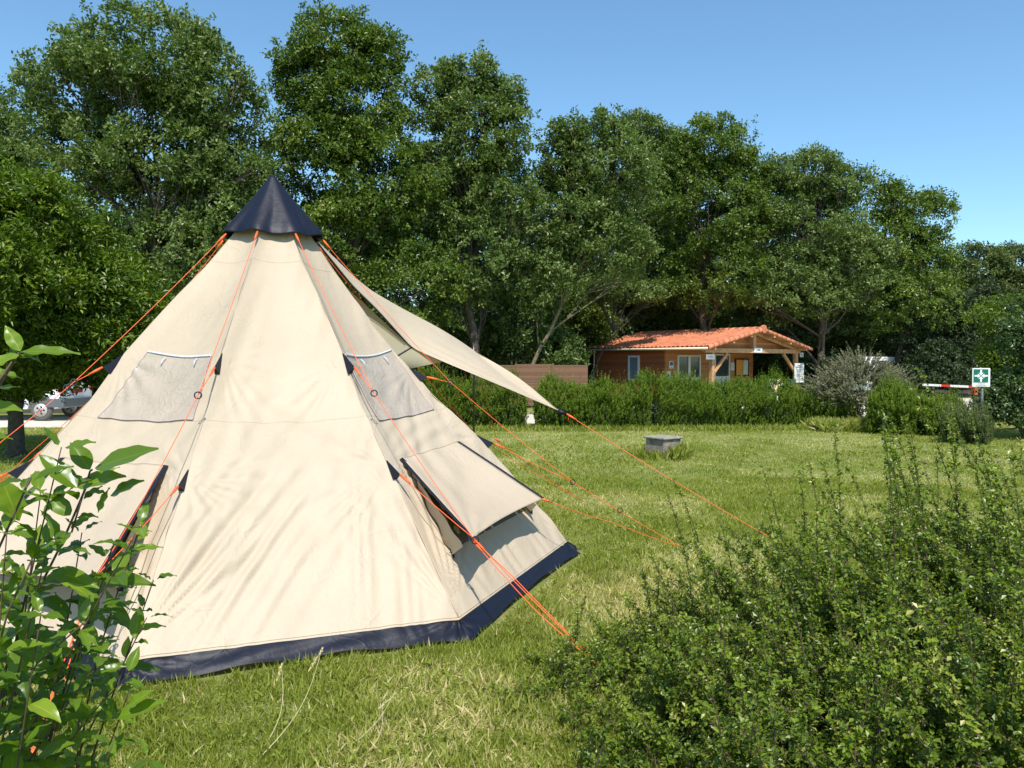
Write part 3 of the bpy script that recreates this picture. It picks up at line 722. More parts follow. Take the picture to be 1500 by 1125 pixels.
    for (b0, b1) in ((1.05, 1.95), (7.05, 6.15)):
        p, q = hp(a + .07, b0, ze - 1.05), hp(a + .07, b1, ze - .22); m = MB(); d = unit(q - p); s_ = unit(np.cross(d, E1)); m.box(p - s_ * .06 - E1 * .05, q - p, s_ * .12, E1 * .10); m.build('brace', BEAM, root)
    m = MB(); m.box(hp(a, W / 2 - .1, ze), E1 * .14, E2 * .2, vec(0, 0, zr - ze - .07)); m.build('king_post', BEAM, root)
    for side in (0, 1):
        b0 = .25 if side == 0 else W - .25; p, q = hp(a + .03, b0, roofz(b0) - .20), hp(a + .03, W / 2, zr - .20); m = MB(); m.box(p, q - p, vec(0, 0, .14), E1 * .10); m.build('rafter', BEAM, root)
        for f in (.12, .45, .78):
            b = f * W / 2 if side == 0 else W - f * W / 2; zz = ze + (zr - ze) * f
            m = MB(); m.box(hp(-.02, b - .05, zz - .17), E1 * 2.9, E2 * .1, vec(0, 0, .14)); m.build('purlin', BEAM, root)
    # board infill behind the rafters
    P = [hp(a + .35, .9, ze), hp(a + .35, W - .9, ze), hp(a + .35, W / 2, zr - .1)]; m = MB(); m.add(P + [p + E1 * .03 for p in P], [(0, 1, 2), (5, 4, 3), (0, 3, 4, 1), (1, 4, 5, 2), (2, 5, 3, 0)]); m.build('gable_boards', WG, root)
    # openings on the porch wall
    def g_rect(u0, v0, u1, v1): b0, z1 = on_gable(u0, v0); b1, z0 = on_gable(u1, v1); return b0, b1, z0, z1
    def gbox(b0, b1, z0, z1, dp, off=0): return (hp(wa - dp - off, b0, z0), E1 * dp, E2 * (b1 - b0), vec(0, 0, z1 - z0))
    def framed(rect, name, panes, door=False):
        b0, b1, z0, z1 = rect; f = MB(); t = .07
        f.box(*gbox(b0, b0 + t, z0, z1, .06)); f.box(*gbox(b1 - t, b1, z0, z1, .06)); f.box(*gbox(b0 + t, b1 - t, z1 - t, z1, .06)); f.box(*gbox(b0 + t, b1 - t, z0, z0 + t, .06))
        if panes == 2: c = (b0 + b1) / 2; f.box(*gbox(c - .07, c + .07, z0 + t, z1 - t, .06))
        if door: f.box(*gbox(b0 + t, b1 - t, z0 + t, z0 + .95, .045))
        fo = f.build(name, WHITE, root)
        if panes == 2:
            for x0, x1 in ((b0 + t, (b0 + b1) / 2 - .07), ((b0 + b1) / 2 + .07, b1 - t)): MB().box(*gbox(x0, x1, z0 + t, z1 - t, .02)).build('pane', GLASS, fo)
        else: MB().box(*gbox(b0 + t, b1 - t, z0 + (.95 if door else t), z1 - t, .02)).build('pane', GLASS, fo)
        if door: MB().cyl(hp(wa - .1, b0 + .14, z0 + 1.0), hp(wa - .1, b0 + .24, z0 + 1.0), .012, 8).build('handle', BLACK, fo)
        return fo
    framed(g_rect(992, 520, 1025, 555), 'window', 2)
    b0, b1, _, z1 = g_rect(1046, 518.5, 1068, 555); framed((b0, b1, .05, z1), 'door', 1, True)
    # window on the long wall
    a1, z1 = on_long(921, 521, wb0); a0, _ = on_long(937, 521, wb0); a0, a1 = sorted((a0, a1)); _, z0 = on_long(921, 557, wb0)
    m = MB(); t = .08
    def lbox(x0, x1, y0, y1, dp): return (hp(x0, wb0 - dp, y0), E1 * (x1 - x0), E2 * dp, vec(0, 0, y1 - y0))
    m.box(*lbox(a0, a0 + t, z0, z1, .06)); m.box(*lbox(a1 - t, a1, z0, z1, .06)); m.box(*lbox(a0 + t, a1 - t, z1 - t, z1, .06)); m.box(*lbox(a0 + t, a1 - t, z0, z0 + t, .06))
    w = m.build('window', WHITE, root); MB().box(*lbox(a0 + t, a1 - t, z0 + t, z1 - t, .02)).build('pane', mat_plain('curtained_glass', (.20, .23, .26), .15), w)
    # small things on the walls: separate things
    def plate(name, label, cat, rect, off, dp, mat, extras=(), group=None):
        b0, b1, z0, z1 = rect; r = tag(empty(name, tuple(hp(wa - off - dp / 2, (b0 + b1) / 2, z0))), label, cat, group)
        MB().box(hp(wa - off - dp, b0, z0), E1 * dp, E2 * (b1 - b0), vec(0, 0, z1 - z0)).build('board', mat, r)
        for (n_, x0, x1, y0, y1, mm) in extras:
            MB().box(hp(wa - off - dp - .006, b0 + (b1 - b0) * x0, z0 + (z1 - z0) * y0), E1 * .005, E2 * (b1 - b0) * (x1 - x0), vec(0, 0, (z1 - z0) * (y1 - y0))).build(n_, mm, r)
        return r
    BLUE = mat_plain('blue_print', (.03, .12, .35), .5); OR = mat_plain('orange_poster', (.80, .33, .05), .6); GRY = mat_plain('grey_print', (.25, .25, .27), .6); PAP = mat_plain('paper', (.70, .70, .66), .6)
    plate('notice_sign', 'small white wall sign with blue square, upper one left of the cabin window', 'sign', g_rect(980, 529, 986, 539.5), .004, .02, WHITE, [('blue_square', .15, .85, .38, .88, BLUE), ('caption', .3, .7, .1, .2, GRY)])
    plate('notice_sign', 'small white wall sign with dark house pictogram, lower one left of the cabin window', 'sign', g_rect(975, 544, 981.5, 555.5), .004, .02, WHITE, [('pictogram', .25, .75, .28, .52, INK), ('pictogram', .35, .65, .54, .72, INK)])
    plate('wall_box', 'small tan box on the cabin wall beside the window', 'box', g_rect(985, 543.5, 989, 549.5), .004, .05, mat_plain('tan_box', (.42, .27, .16), .6), [('cover', .15, .85, .15, .85, mat_plain('tan_cover', (.5, .36, .24), .5))])
    plate('notice_board', 'dark framed notice board with orange and white posters beside the cabin door', 'notice board', g_rect(1076, 525, 1095.5, 551), .004, .05, BLACK, [('orange_poster', .07, .55, .08, .93, OR), ('white_poster', .58, .93, .08, .90, PAP), ('caption', .62, .88, .93, .96, GRY)])
    plate('paper_notice', 'pale paper notice between the cabin door and the notice board', 'notice', g_rect(1070.5, 531, 1075.5, 542.5), .004, .01, PAP, [('caption', .2, .8, .3, .33, GRY), ('caption', .2, .8, .5, .53, GRY), ('caption', .2, .8, .7, .73, GRY)])
    # signs hung on the porch front
    def front(name, label, cat, u0, v0, u1, v1, a_, extras=(), text=None, dp=.02, mat=None):
        q0 = on_plane(u0, v0, hp(a_, 0, 0), -E1); q1 = on_plane(u1, v1, hp(a_, 0, 0), -E1); b0 = float(np.dot(q0 - HF, E2)); b1 = float(np.dot(q1 - HF, E2)); z1, z0 = q0[2], q1[2]
        r = tag(empty(name, tuple(hp(a_, (b0 + b1) / 2, z0))), label, cat)
        MB().box(hp(a_ - dp, b0, z0), E1 * dp, E2 * (b1 - b0), vec(0, 0, z1 - z0)).build('board', mat or WHITE, r)
        for (n_, x0, x1, y0, y1, mm) in extras:
            MB().box(hp(a_ - dp - .006, b0 + (b1 - b0) * x0, z0 + (z1 - z0) * y0), E1 * .005, E2 * (b1 - b0) * (x1 - x0), vec(0, 0, (z1 - z0) * (y1 - y0))).build(n_, mm, r)
        if text: text_mesh('lettering', text, (z1 - z0) * .42, hp(a_ - dp - .004, (b0 + b1) / 2, (z0 + z1) / 2), E2 * .9, vec(0, 0, 1), INK, r)
    front('sign_board', 'small white lettered sign on the middle of the porch beam', 'sign', 1104.5, 509.5, 1116, 516.5, .42, text='ACCUEIL')
    front('sign_board', 'small white lettered sign at the top of the front porch post', 'sign', 1034, 519, 1046.5, 526.5, .42, text='ACCUEIL')
    ex = [('text_line', .12, .88, y, y + .012, GRY) for y in (.1, .16, .22, .3, .36, .42, .5, .58, .66)] + [('title', .2, .75, .78, .82, INK), ('title', .3, .6, .87, .90, INK)]
    front('poster', 'tall white poster with lines of print on the right porch post', 'poster', 1163.5, 532, 1177, 560, .42, ex)
    front('notice_sign', 'small pale sign high up beyond the right porch post', 'sign', 1171.5, 516.5, 1176.5, 523, .6, [('caption', .2, .8, .4, .6, GRY)])
    # A-frame board on the porch floor
    c = ground(1135, 588) ; c = vec(c[0] * 34.5 / c[1], 34.5, 0); r = tag(empty('a_frame_board', tuple(c)), 'white A-frame pavement board covered in small pictures under the porch', 'sign')
    sx = unit(vec(1, .25, 0)); sy = vec(-sx[1], sx[0], 0); h_ = .95; zb = .05
    at_ = lambda x, y, z: c + sx * x + sy * y + vec(0, 0, z)
    for sgn, nm in ((-1, 'front_panel'), (1, 'back_panel')):
        m = MB(); P = [at_(-.33, sgn * .30, zb), at_(.33, sgn * .30, zb), at_(.33, sgn * .02, h_), at_(-.33, sgn * .02, h_)]; m.add(P, [(0, 1, 2, 3)]); o = m.build(nm, WHITE, r, solid=.02)
        if sgn < 0:
            rr = np.random.default_rng(2)
            for i in range(5):
                for j in range(6):
                    if rr.random() < .2: continue
                    x0 = -.28 + i * .115; z0 = .12 + j * .125; f = lambda x, z: at_(x, -.30 + (z - zb) / (h_ - zb) * .28 - .012 , z)
                    m = MB(); m.add([f(x0, z0), f(x0 + .085, z0), f(x0 + .085, z0 + .075), f(x0, z0 + .075)], [(0, 1, 2, 3)]); m.build('picture', [GRY, OR, mat_tan][rr.integers(0, 3)], o)
    # table with dark box
    c = vec(12.35, 35.4, 0); r = tag(empty('side_table', tuple(c)), 'low wooden table under the porch beside the A-frame board', 'table')
    MB().bxc(c + vec(0, 0, .60), .9, .5, .05, .5).build('table_top', BEAM, r)
    for x, y in ((-.35, -.15), (.35, -.15), (-.35, .15), (.35, .15)):
        q = vec(x * cos(.5) - y * sin(.5), x * sin(.5) + y * cos(.5), 0); MB().bxc(c + q + vec(0, 0, .29), .05, .05, .57, .5).build('leg', BEAM, r)
    c2 = c + vec(.05, -.02, .625); r = tag(empty('plastic_crate', tuple(c2)), 'dark green plastic crate standing on the porch table', 'crate')
    DG = mat_plain('dark_green_plastic', (.02, .06, .05), .4); m = MB(); t = .02
    for bx in ((0, 0, .01, .32, .24, .02), (-.15, 0, .15, .02, .24, .26), (.15, 0, .15, .02, .24, .26), (0, -.11, .15, .28, .02, .26), (0, .11, .15, .28, .02, .26)):
        q = vec(bx[0] * cos(.5) - bx[1] * sin(.5), bx[0] * sin(.5) + bx[1] * cos(.5), 0); m.bxc(c2 + q + vec(0, 0, bx[2]), bx[3], bx[4], bx[5], .5)
    m.build('crate_body', DG, r); MB().bxc(c2 + vec(0, 0, .29), .36, .28, .02, .5).build('rim', DG, r)
mat_tan = mat_plain('tan_print', (.45, .38, .25), .6)

# ================================================================== OTHER OBJECTS
def build_objects():
    # concrete inspection box on the lawn
    c = ground(978, 671); c = vec((972 - 750) / F * 14.0, 14.0, 0)
    CON = mat_plain('old_concrete', (.23, .19, .155), .9, noise=.35, nscale=9, bump=.7, bscale=50); LID = mat_plain('lichen_lid', (.27, .25, .20), .9, noise=.4, nscale=14, bump=.7, bscale=60)
    r = tag(empty('meter_box', tuple(c)), 'square weathered concrete box with a slab lid standing on the lawn', 'box'); rt = .62
    m = MB(); m.bxc(c + vec(0, 0, .15), .43, .43, .40, rt); m.build('body', CON, r, bevel=.012)
    m = MB(); m.bxc(c + vec(.0, 0, .372), .50, .50, .04, rt); m.build('lid', LID, r, bevel=.014)
    # rough grass round the box
    rr = np.random.default_rng(8); n = 1500; a = rr.random(n) * 2 * pi; q = .27 + rr.exponential(.06, n); B = np.stack([c[0] + np.cos(a) * q, c[1] + np.sin(a) * q, np.zeros(n)], 1)
    D = norm(np.stack([rr.normal(0, .35, n), rr.normal(0, .35, n), np.ones(n)], 1)); Ls = rr.uniform(.08, .26, n) * np.where(B[:, 0] > c[0] + .1, 1.25, .8)
    o = leaf_mesh('tall_grass', B, D, rand_dirs(n, rr), Ls, .012, np.clip(rr.normal(.3, .25, n), 0, 1), L_GRASS, None, bend=rr.uniform(0, .5, n)); tag(o, 'rough uncut grass around the concrete box', 'grass', kind='stuff')
    # willow screen fence behind the hedge
    FEN = mat_boards('screen_panel', (.20, .10, .055), period=.045, noise=.35); 
    r = tag(empty('screen_fence', (3, 29, 0)), 'low brown wooden screen fence behind the hedge, left of the cabin', 'fence')
    x0, x1 = (700 - 750) / F * 29, (862 - 750) / F * 30.5; n = 3
    for i in range(n):
        a, b = vec(x0 + (x1 - x0) * i / n, 29 + 1.5 * i / n, 0), vec(x0 + (x1 - x0) * (i + 1) / n, 29 + 1.5 * (i + 1) / n, 0); d = b - a; s_ = unit(vec(-d[1], d[0], 0)) * .03
        MB().box(a + d * .02 + vec(0, 0, .05), d * .96, s_, vec(0, 0, 1.53 + .03 * (i % 2))).build('panel', FEN, r)
        MB().bxc(a + vec(0, 0, .82), .08, .08, 1.64).build('post', mat_plain('fence_post', (.14, .08, .05), .8), r)
    # assembly point sign
    SY = 16.9; c = at(1437.5, 553, SY); w = 25.5 / F * SY; hgt = 27.5 / F * SY; rt = -.05
    r = tag(empty('assembly_point_sign', (c[0] + .02, SY, 0)), 'green and white assembly point sign with four arrows on a grey post', 'sign')
    ex = vec(cos(rt), sin(rt), 0); ez = vec(0, 0, 1); ny = vec(sin(rt), -cos(rt), 0)
    def pl(name, pts, mat, off, par):
        m = MB(); P = [c + ex * x * w + ez * z * hgt + ny * off for x, z in pts]; n_ = len(P); Q = [p - ny * .003 for p in P]
        m.add(P + Q, [tuple(range(n_)), tuple(range(n_, 2 * n_))[::-1]] + [(i, i + n_, (i + 1) % n_ + n_, (i + 1) % n_) for i in range(n_)]); return m.build(name, mat, par)
    m = MB(); m.box(c - ex * w / 2 - ez * hgt / 2, ex * w, ez * hgt, -ny * .02); pn = m.build('panel', WHITE, r, bevel=.006)
    GRN = mat_plain('safety_green', (.004, .13, .085), .4)
    pl('green_field', [(-.44, -.26), (.38, -.26), (.38, .44), (-.44, .44)], GRN, .006, pn)
    for q in range(4):
        ca, sa = cos(q * pi / 2), sin(q * pi / 2); cx, cz = -.03, .09
        ar = [(.025, 0), (.185, .135), (.185, .05), (.37, .05), (.37, -.05), (.185, -.05), (.185, -.135)]
        pl('arrow', [(cx + (x * ca - z * sa), cz + (x * sa + z * ca) * .88) for x, z in ar], WHITE, .011, pn)
    text_mesh('lettering', 'POINT DE', hgt * .085, c - ez * hgt * .335 + ny * .009, ex, ez, INK, pn); text_mesh('lettering', 'RASSEMBLEMENT', hgt * .075, c - ez * hgt * .43 + ny * .009, ex, ez, INK, pn)
    MB().cyl(vec(c[0] + .05, SY + .05, 0), vec(c[0] + .05, SY + .05, c[2] + .1), .03, 10).build('post', mat_plain('grey_post', (.14, .14, .14), .5, .3), r)
    # barrier
    BY = 26.0; a = at(1352, 563.5, BY); b = at(1432, 567, BY); RED = mat_plain('red_paint', (.62, .03, .02), .4)
    n = 6
    r = tag(empty('road_barrier', (b[0], BY, 0)), 'red and white boom barrier with an orange-red post behind the hedge', 'barrier')
    n = 6; arm = []
    for i in range(n):
        p, q = a + (b - a) * i / n, a + (b - a) * (i + 1) / n; MB().box(p - vec(0, 0, .035), q - p, vec(0, .05, 0), vec(0, 0, .07)).build('arm_section', RED if i in (2, 5) else WHITE, r)
    MB().bxc(vec(b[0] + .0, BY + .06, .30), .16, .16, .60).build('barrier_post', mat_plain('dark_post', (.08, .07, .06), .6), r); MB().bxc(vec(b[0] + .0, BY + .06, .78), .26, .24, .34).build('drive_housing', mat_plain('orange_red_paint', (.60, .10, .04), .5), r, bevel=.02)
    # vehicles half hidden behind the right-hand shrubs
    for (u, v, Y, lab) in ((1276, 545, 40, 'white van with amber lamp glimpsed through the grey shrub'), (1330, 532, 44, 'pale camper glimpsed in shade farther back, right of the grey shrub')):
        x = (u - 750) / F * Y; r = tag(empty('parked_van' if Y == 40 else 'parked_camper', (x, Y, 0)), lab, 'van' if Y == 40 else 'camper'); hh = 1.95 if Y == 40 else 2.45
        prof = [(-2.0, .3), (2.0, .3), (2.1, .8), (1.9, 1.0 if Y == 40 else hh * .6), (1.1, hh), (-1.1, hh), (-1.9, hh * .9 if Y == 44 else 1.0), (-2.1, .7)]
        rt = .7; ex2 = vec(cos(rt), sin(rt), 0); ey2 = vec(-sin(rt), cos(rt), 0)
        m = MB(); P = [vec(x, Y, 0) + ex2 * p + vec(0, 0, z) - ey2 * .8 for p, z in prof]; Q = [p + ey2 * 1.6 for p in P]; k = len(P)
        m.add(P + Q, [tuple(range(k)), tuple(range(k, 2 * k))[::-1]] + [(i, i + k, (i + 1) % k + k, (i + 1) % k) for i in range(k)]); m.build('body', WHITE, r, bevel=.06)
        m = MB(); m.box(vec(x, Y, 0) + ex2 * -1.0 + vec(0, 0, hh * .66) - ey2 * .82, ex2 * 1.9, ey2 * .015, vec(0, 0, hh * .24)); m.build('side_window', GLASS, r)
        for s_ in (-1.3, 1.3):
            for t_ in (-.83, .67):
                p = vec(x, Y, .31) + ex2 * s_ + ey2 * t_; w_ = MB().cyl(p, p + ey2 * .18, .31, 18).build('wheel', BLACK, r); MB().cyl(p - ey2 * .01, p + ey2 * .0, .18, 14).build('rim', GRYM, w_)
        p = vec(x, Y, hh * .55) + ex2 * 1.7 - ey2 * .83; MB().bxc(p, .22, .06, .14, rt).build('amber_lamp', mat_plain('amber', (.85, .40, .02), .3), r)
    # van on the road at the left
    VX, VY = -12.88, 22.75
    r = tag(empty('parked_van', (VX - 2, VY + .8, 0)), 'white van with grey bumper parked on the road behind the round tree', 'van')
    VW = mat_plain('van_white', (.80, .81, .82), .25, noise=.03); VG = mat_plain('van_grey', (.10, .115, .13), .5); 
    prof = [(-.02, .42), (0, .95), (-.04, 1.15), (-.16, 1.90), (-.30, 1.95), (-2.7, 1.92), (-3.3, 1.30), (-4.1, 1.10), (-4.25, .70), (-4.2, .34)]
    # wheel arches cut into the lower edge
    def arch(cx): return [(cx - .38, .34)] + [(cx + .38 * cos(t_), .34 + .38 * sin(t_)) for t_ in np.linspace(pi, 0, 9)][1:-1] + [(cx + .38, .34)]
    low = arch(-3.45) + arch(-.60); P = [vec(VX + x, VY, z) for x, z in prof + low]; Q = [p + vec(0, 1.7, 0) for p in P]; k = len(P)
    bm = bmesh.new(); vs = [bm.verts.new(p) for p in P]; vq = [bm.verts.new(p) for p in Q]; f1 = bm.faces.new(vs); f2 = bm.faces.new(vq[::-1])
    for i in range(k): bm.faces.new((vs[i], vq[i], vq[(i + 1) % k], vs[(i + 1) % k]))
    bmesh.ops.recalc_face_normals(bm, faces=bm.faces[:]); bmesh.ops.triangulate(bm, faces=[f1, f2]); me = bpy.data.meshes.new('body'); bm.to_mesh(me); bm.free(); body = link('body', me, VW, r)
    bv = body.modifiers.new('b', 'BEVEL'); bv.width = .03; bv.segments = 2; bv.limit_method = 'ANGLE'; bv.angle_limit = radians(40)
    for cx in (-.60, -3.45):
        for cy, sg in ((VY - .01, 1), (VY + 1.53, 1)):
            p = vec(VX + cx, cy, .315); wm = MB(); torus(wm, p + vec(0, .09, 0), .235, .08, vec(0, 1, 0), 28, 10); wm.cyl(p + vec(0, .02, 0), p + vec(0, .16, 0), .22, 24); w_ = wm.build('wheel', mat_plain('tyre', (.10, .095, .09), .8), r)
            m = MB(); m.cyl(p + vec(0, .0, 0), p + vec(0, .03, 0), .19, 24); wr = m.build('rim', GRYM, w_)
            for q in range(5):
                a_ = 2 * pi * q / 5; m = MB(); m.cyl(p + vec(.10 * cos(a_), -.006, .10 * sin(a_)), p + vec(.10 * cos(a_), .002, .10 * sin(a_)), .032, 8); m.build('rim_hole', INK, w_)
            MB().cyl(p + vec(0, -.02, 0), p + vec(0, .01, 0), .05, 12).build('hub_cap', VG, w_)
    MB().bxc(vec(VX - .02, VY + .85, .52), .20, 1.76, .26).build('rear_bumper', VG, r, bevel=.03)
    MB().bxc(vec(VX - .22, VY - .012, .52), .36, .03, .24).build('side_trim', VG, r); MB().bxc(vec(VX - 2.0, VY - .012, .50), 1.9, .03, .16).build('side_trim', VG, r)
    TL = mat_plain('tail_light_red', (.45, .01, .02), .2)
    for y in (VY + .06, VY + 1.62): MB().bxc(vec(VX - .045, y, 1.05), .12, .13, .46).build('tail_light', TL, r, bevel=.01)
    p = vec(VX - .085, VY + .85, 1.50); m = MB(); m.box(vec(VX - .012, VY + .22, 1.22), vec(0, 1.26, 0), vec(-.10, 0, .50), vec(.012, 0, .0)); m.build('rear_window', GLASS, r)
    MB().bxc(vec(VX + .012, VY + .85, .85), .02, .50, .12).build('number_plate', mat_plain('plate_red', (.35, .02, .05), .4), r)
    m = MB(); m.box(vec(VX - 2.55, VY - .008, 1.30), vec(.95, 0, 0), vec(0, .012, 0), vec(0, 0, .42)); m.build('side_window', GLASS, r)
    # dry grass stalks in front of the tent
    def stalk(label, foot, tip, seed, head=True):
        rr = np.random.default_rng(seed); a, b = np.array(foot), np.array(tip); r = tag(empty('grass_stalk', tuple(a)), label, 'grass stalk', 'dry grass stalks in front of the tent')
        pth = [a + (b - a) * t + vec(.05, 0, -.02) * sin(pi * t) + vec(0, 0, .0) for t in np.linspace(0, 1, 12)]; MB().tube(pth, list(np.linspace(.0022, .001, 12)), 5).build('stem', STRAW, r)
        if head:
            n = 60; t = rr.uniform(.80, 1.03, n); B = a + (b - a) * t[:, None]; d = norm(unit(b - a) + rr.normal(0, .35, (n, 3)))
            leaf_mesh('seed_head', B, d, rand_dirs(n, rr), .016, .004, np.full(n, .95), L_GRASS, r)
    stalk('dry grass stalk with seed head leaning right in front of the navy skirt', ground(365, 1125), at(470, 955, 3.75), 1)
    stalk('thinner dry grass stalk beside the seeded one, reaching the skirt', ground(375, 1110), at(412, 975, 3.8), 2)
    stalk('dry bent grass stalk low on the lawn, right of the seeded one', ground(512, 1122), at(560, 1030, 3.45), 3, False)
    stalk('longest dry grass stalk on the lawn right of the tent foot', ground(455, 1122), at(575, 1020, 3.6), 4)
GRYM = mat_plain('alloy_grey', (.55, .53, .52), .35, .3, noise=.15)

# ================================================================== PLANTS
def build_trees():
    G = 'tall trees in the row behind the tent and cabin'
    T = crown_tree
    T('broadleaf_tree', 'grey-green tree cut by the left edge of the photo, lower than its neighbour', 31, [(-20, 205, 70, 75), (-60, 300, 110, 110), (20, 330, 90, 90)], -30, L_OAK, 21, G)
    T('broadleaf_tree', 'tallest and widest grey-green tree, top left, rising behind the tent cap', 27, [(215, 95, 130, 90), (110, 130, 90, 75), (300, 140, 85, 80), (330, 240, 95, 90), (120, 240, 100, 80), (230, 240, 120, 70), (330, 350, 90, 80), (230, 400, 110, 90)], 215, L_OAK, 22, G, limbs=46, trunk_r=.30, dens=1.15)
    T('broadleaf_tree', 'darker green tree with a tall narrow top directly right of the tent cap', 30, [(490, 65, 66, 58), (555, 90, 42, 45), (450, 120, 55, 60), (530, 170, 85, 80), (470, 230, 80, 90), (560, 280, 95, 90), (500, 370, 100, 90), (600, 430, 90, 80)], 510, L_MAPLE, 23, G, dens=1.2)
    T('broadleaf_tree', 'grey-green tree with a pointed double top right of the dark tree', 31, [(695, 120, 42, 42), (740, 150, 34, 38), (640, 150, 50, 60), (700, 210, 82, 70), (640, 270, 70, 80), (730, 290, 70, 80), (690, 380, 90, 80)], 700, L_OAK, 24, G, limbs=36, dens=1.1)
    T('broadleaf_tree', 'grey-green tree with a leaning pale trunk left of the cabin', 32, [(860, 205, 62, 40), (820, 240, 45, 48), (900, 260, 70, 70), (830, 320, 70, 70), (900, 370, 70, 60), (800, 420, 60, 60)], 752, L_OAK, 25, G, bark=BARK_L, trunk_lean=.3, trunk_r=.10, dens=1.05)
    T('broadleaf_tree', 'grey-green tree rising above the left end of the cabin roof', 44, [(935, 200, 42, 38), (980, 240, 50, 55), (940, 300, 70, 70), (960, 390, 70, 70), (930, 440, 70, 50)], 905, L_OAK, 26, G)
    T('broadleaf_tree', 'rounded dark-topped tree straight above the cabin roof', 39, [(1040, 218, 62, 52), (1000, 260, 50, 50), (1085, 265, 40, 50), (1040, 320, 90, 70), (1050, 410, 90, 60)], 1040, L_MAPLE, 27, G, dens=1.15)
    T('broadleaf_tree', 'broad flat-topped tree above the right end of the cabin roof', 39, [(1175, 258, 60, 45), (1225, 275, 50, 42), (1140, 300, 50, 60), (1190, 350, 85, 70), (1160, 430, 90, 55), (1250, 400, 60, 70)], 1205, L_OAK, 28, G, dens=1.1, limbs=36)
    T('broadleaf_tree', 'lower green tree with ragged top at the right of the row', 40, [(1300, 300, 30, 42), (1350, 318, 50, 38), (1310, 370, 60, 60), (1370, 390, 35, 55), (1330, 450, 80, 60)], 1310, L_MAPLE, 29, G, dens=1.1)
    T('broadleaf_tree', 'paler yellow-green tree low in the distance at the right edge', 48, [(1430, 400, 55, 42), (1490, 400, 45, 40), (1440, 460, 80, 55), (1530, 440, 60, 60)], 1450, L_FAR, 30, G)
    # young growth between the trunks
    for (nm, uu, vv, YY, ru, rv, mt, lab) in (('young_tree', 560, 500, 33, 70, 60, L_MAPLE, 'young leafy tree low in the shade right behind the awning slope'), ('young_tree', 680, 480, 35, 80, 70, L_OAK, 'young leafy tree in the shade above the raised awning'),
        ('young_tree', 960, 455, 45, 80, 50, L_OAK, 'young leafy tree in the shade behind the middle of the cabin roof'), ('young_tree', 1060, 470, 46, 60, 40, L_MAPLE, 'young leafy tree in the shade behind the cabin roof peak'), ('young_tree', 1290, 480, 42, 70, 60, L_OAK, 'young leafy tree in the shade right of the cabin, under the tall row'),
        ('young_tree', 830, 455, 41, 70, 60, L_MAPLE, 'young leafy tree in the shade above the screen fence'), ('young_tree', 1215, 490, 45, 60, 45, L_MAPLE, 'young leafy tree in the shade behind the right end of the cabin porch'), ('young_tree', 250, 480, 30, 90, 70, L_OAK, 'young leafy tree low behind the left slope of the tent')):
        T(nm, lab, YY, [(uu, vv, ru, rv), (uu + 25, vv + 30, ru * .8, rv * .7)], uu, mt, int(uu), 'young trees in the shade', trunk_r=.07, limbs=14, dens=1.1)
    T('broadleaf_tree', 'low dark-green young tree behind the screen fence', 33, [(770, 470, 55, 60), (810, 520, 50, 40)], 780, L_OAK, 31, 'young trees in the shade', trunk_r=.07, limbs=14)
    T('broadleaf_tree', 'small branch-covered tree overhanging the left end of the cabin roof', 37.4, [(890, 425, 42, 26), (940, 432, 38, 20)], 858, L_OAK, 32, 'young trees in the shade', trunk_r=.08, limbs=16)
    T('broadleaf_tree', 'young tree with silvery leaves behind the cabin porch', 42, [(1130, 445, 60, 40), (1200, 470, 50, 40), (1160, 520, 50, 40)], 1180, L_DARK, 33, 'young trees in the shade', trunk_r=.09, limbs=16)
    T('shrub', 'dark leafy shrub seen through the open porch', 43, [(1128, 540, 32, 35), (1150, 545, 25, 30)], 1130, L_OAK, 34, trunk_r=.05, limbs=8, cat='shrub')
    T('shrub', 'tall mixed green thicket left of the assembly point sign', 40, [(1390, 490, 50, 45), (1330, 495, 40, 40), (1430, 460, 50, 45), (1400, 530, 50, 30)], 1400, L_WOOD, 35, trunk_r=.07, limbs=14, cat='shrub')  # dark leaf colour paints in the shade under the tall trees
    T('shrub', 'dark thicket of young growth hiding the parked vehicles behind the grey shrub', 38.5, [(1235, 545, 40, 25), (1345, 555, 40, 22), (1300, 560, 40, 15), (1370, 540, 40, 40), (1400, 560, 40, 20)], 1340, L_WOOD, 39, trunk_r=.05, limbs=8, cat='shrub')  # same darkened leaves, tree shade put into the colour
    # round tree at the left
    T('round_tree', 'dense round-headed bright green tree at the left edge in front of the van', 14.3,
      [(50, 412, 172, 160), (20, 420, 120, 110), (-120, 430, 130, 130), (120, 470, 112, 90), (50, 500, 150, 75), (170, 505, 62, 55), (60, 552, 85, 30), (20, 575, 60, 25), (-70, 560, 100, 50)], 22, L_BUSH, 36, leafL=.105, leafW=.042, dens=4.2, lobe=.22, depth=1.3, clus=17, cs=.13, trunk_r=.16, up=.8, limbs=20)
    # big dark shrub at the right edge
    T('dark_shrub', 'dark glossy shrub at the right edge of the lawn beside the sign', 17.5, [(1506, 500, 44, 45), (1484, 585, 38, 46), (1515, 590, 65, 65), (1550, 480, 60, 80), (1464, 612, 34, 30)], 1500, L_DARK, 37, cat='shrub', leafL=.075, leafW=.05, dens=3.2, lobe=.22, cs=.12, trunk_r=.06, limbs=16)
    T('bright_shrub', 'lighter yellow-green shrub directly behind the assembly point sign', 22.5, [(1475, 470, 50, 42), (1500, 530, 60, 50), (1455, 540, 22, 40)], 1480, L_BUSH, 38, cat='shrub', leafL=.09, leafW=.05, dens=2.2, lobe=.22, trunk_r=.06, limbs=12)
    # mass of wood behind
    r = np.random.default_rng(50); n = 7600; x = r.uniform(-62, 62, n); y = r.uniform(50, 60, n) ; hgt = 11.8 + 2.5 * vnoise(x, y, 51, 6) - np.clip(x - 12, 0, 20) * .32
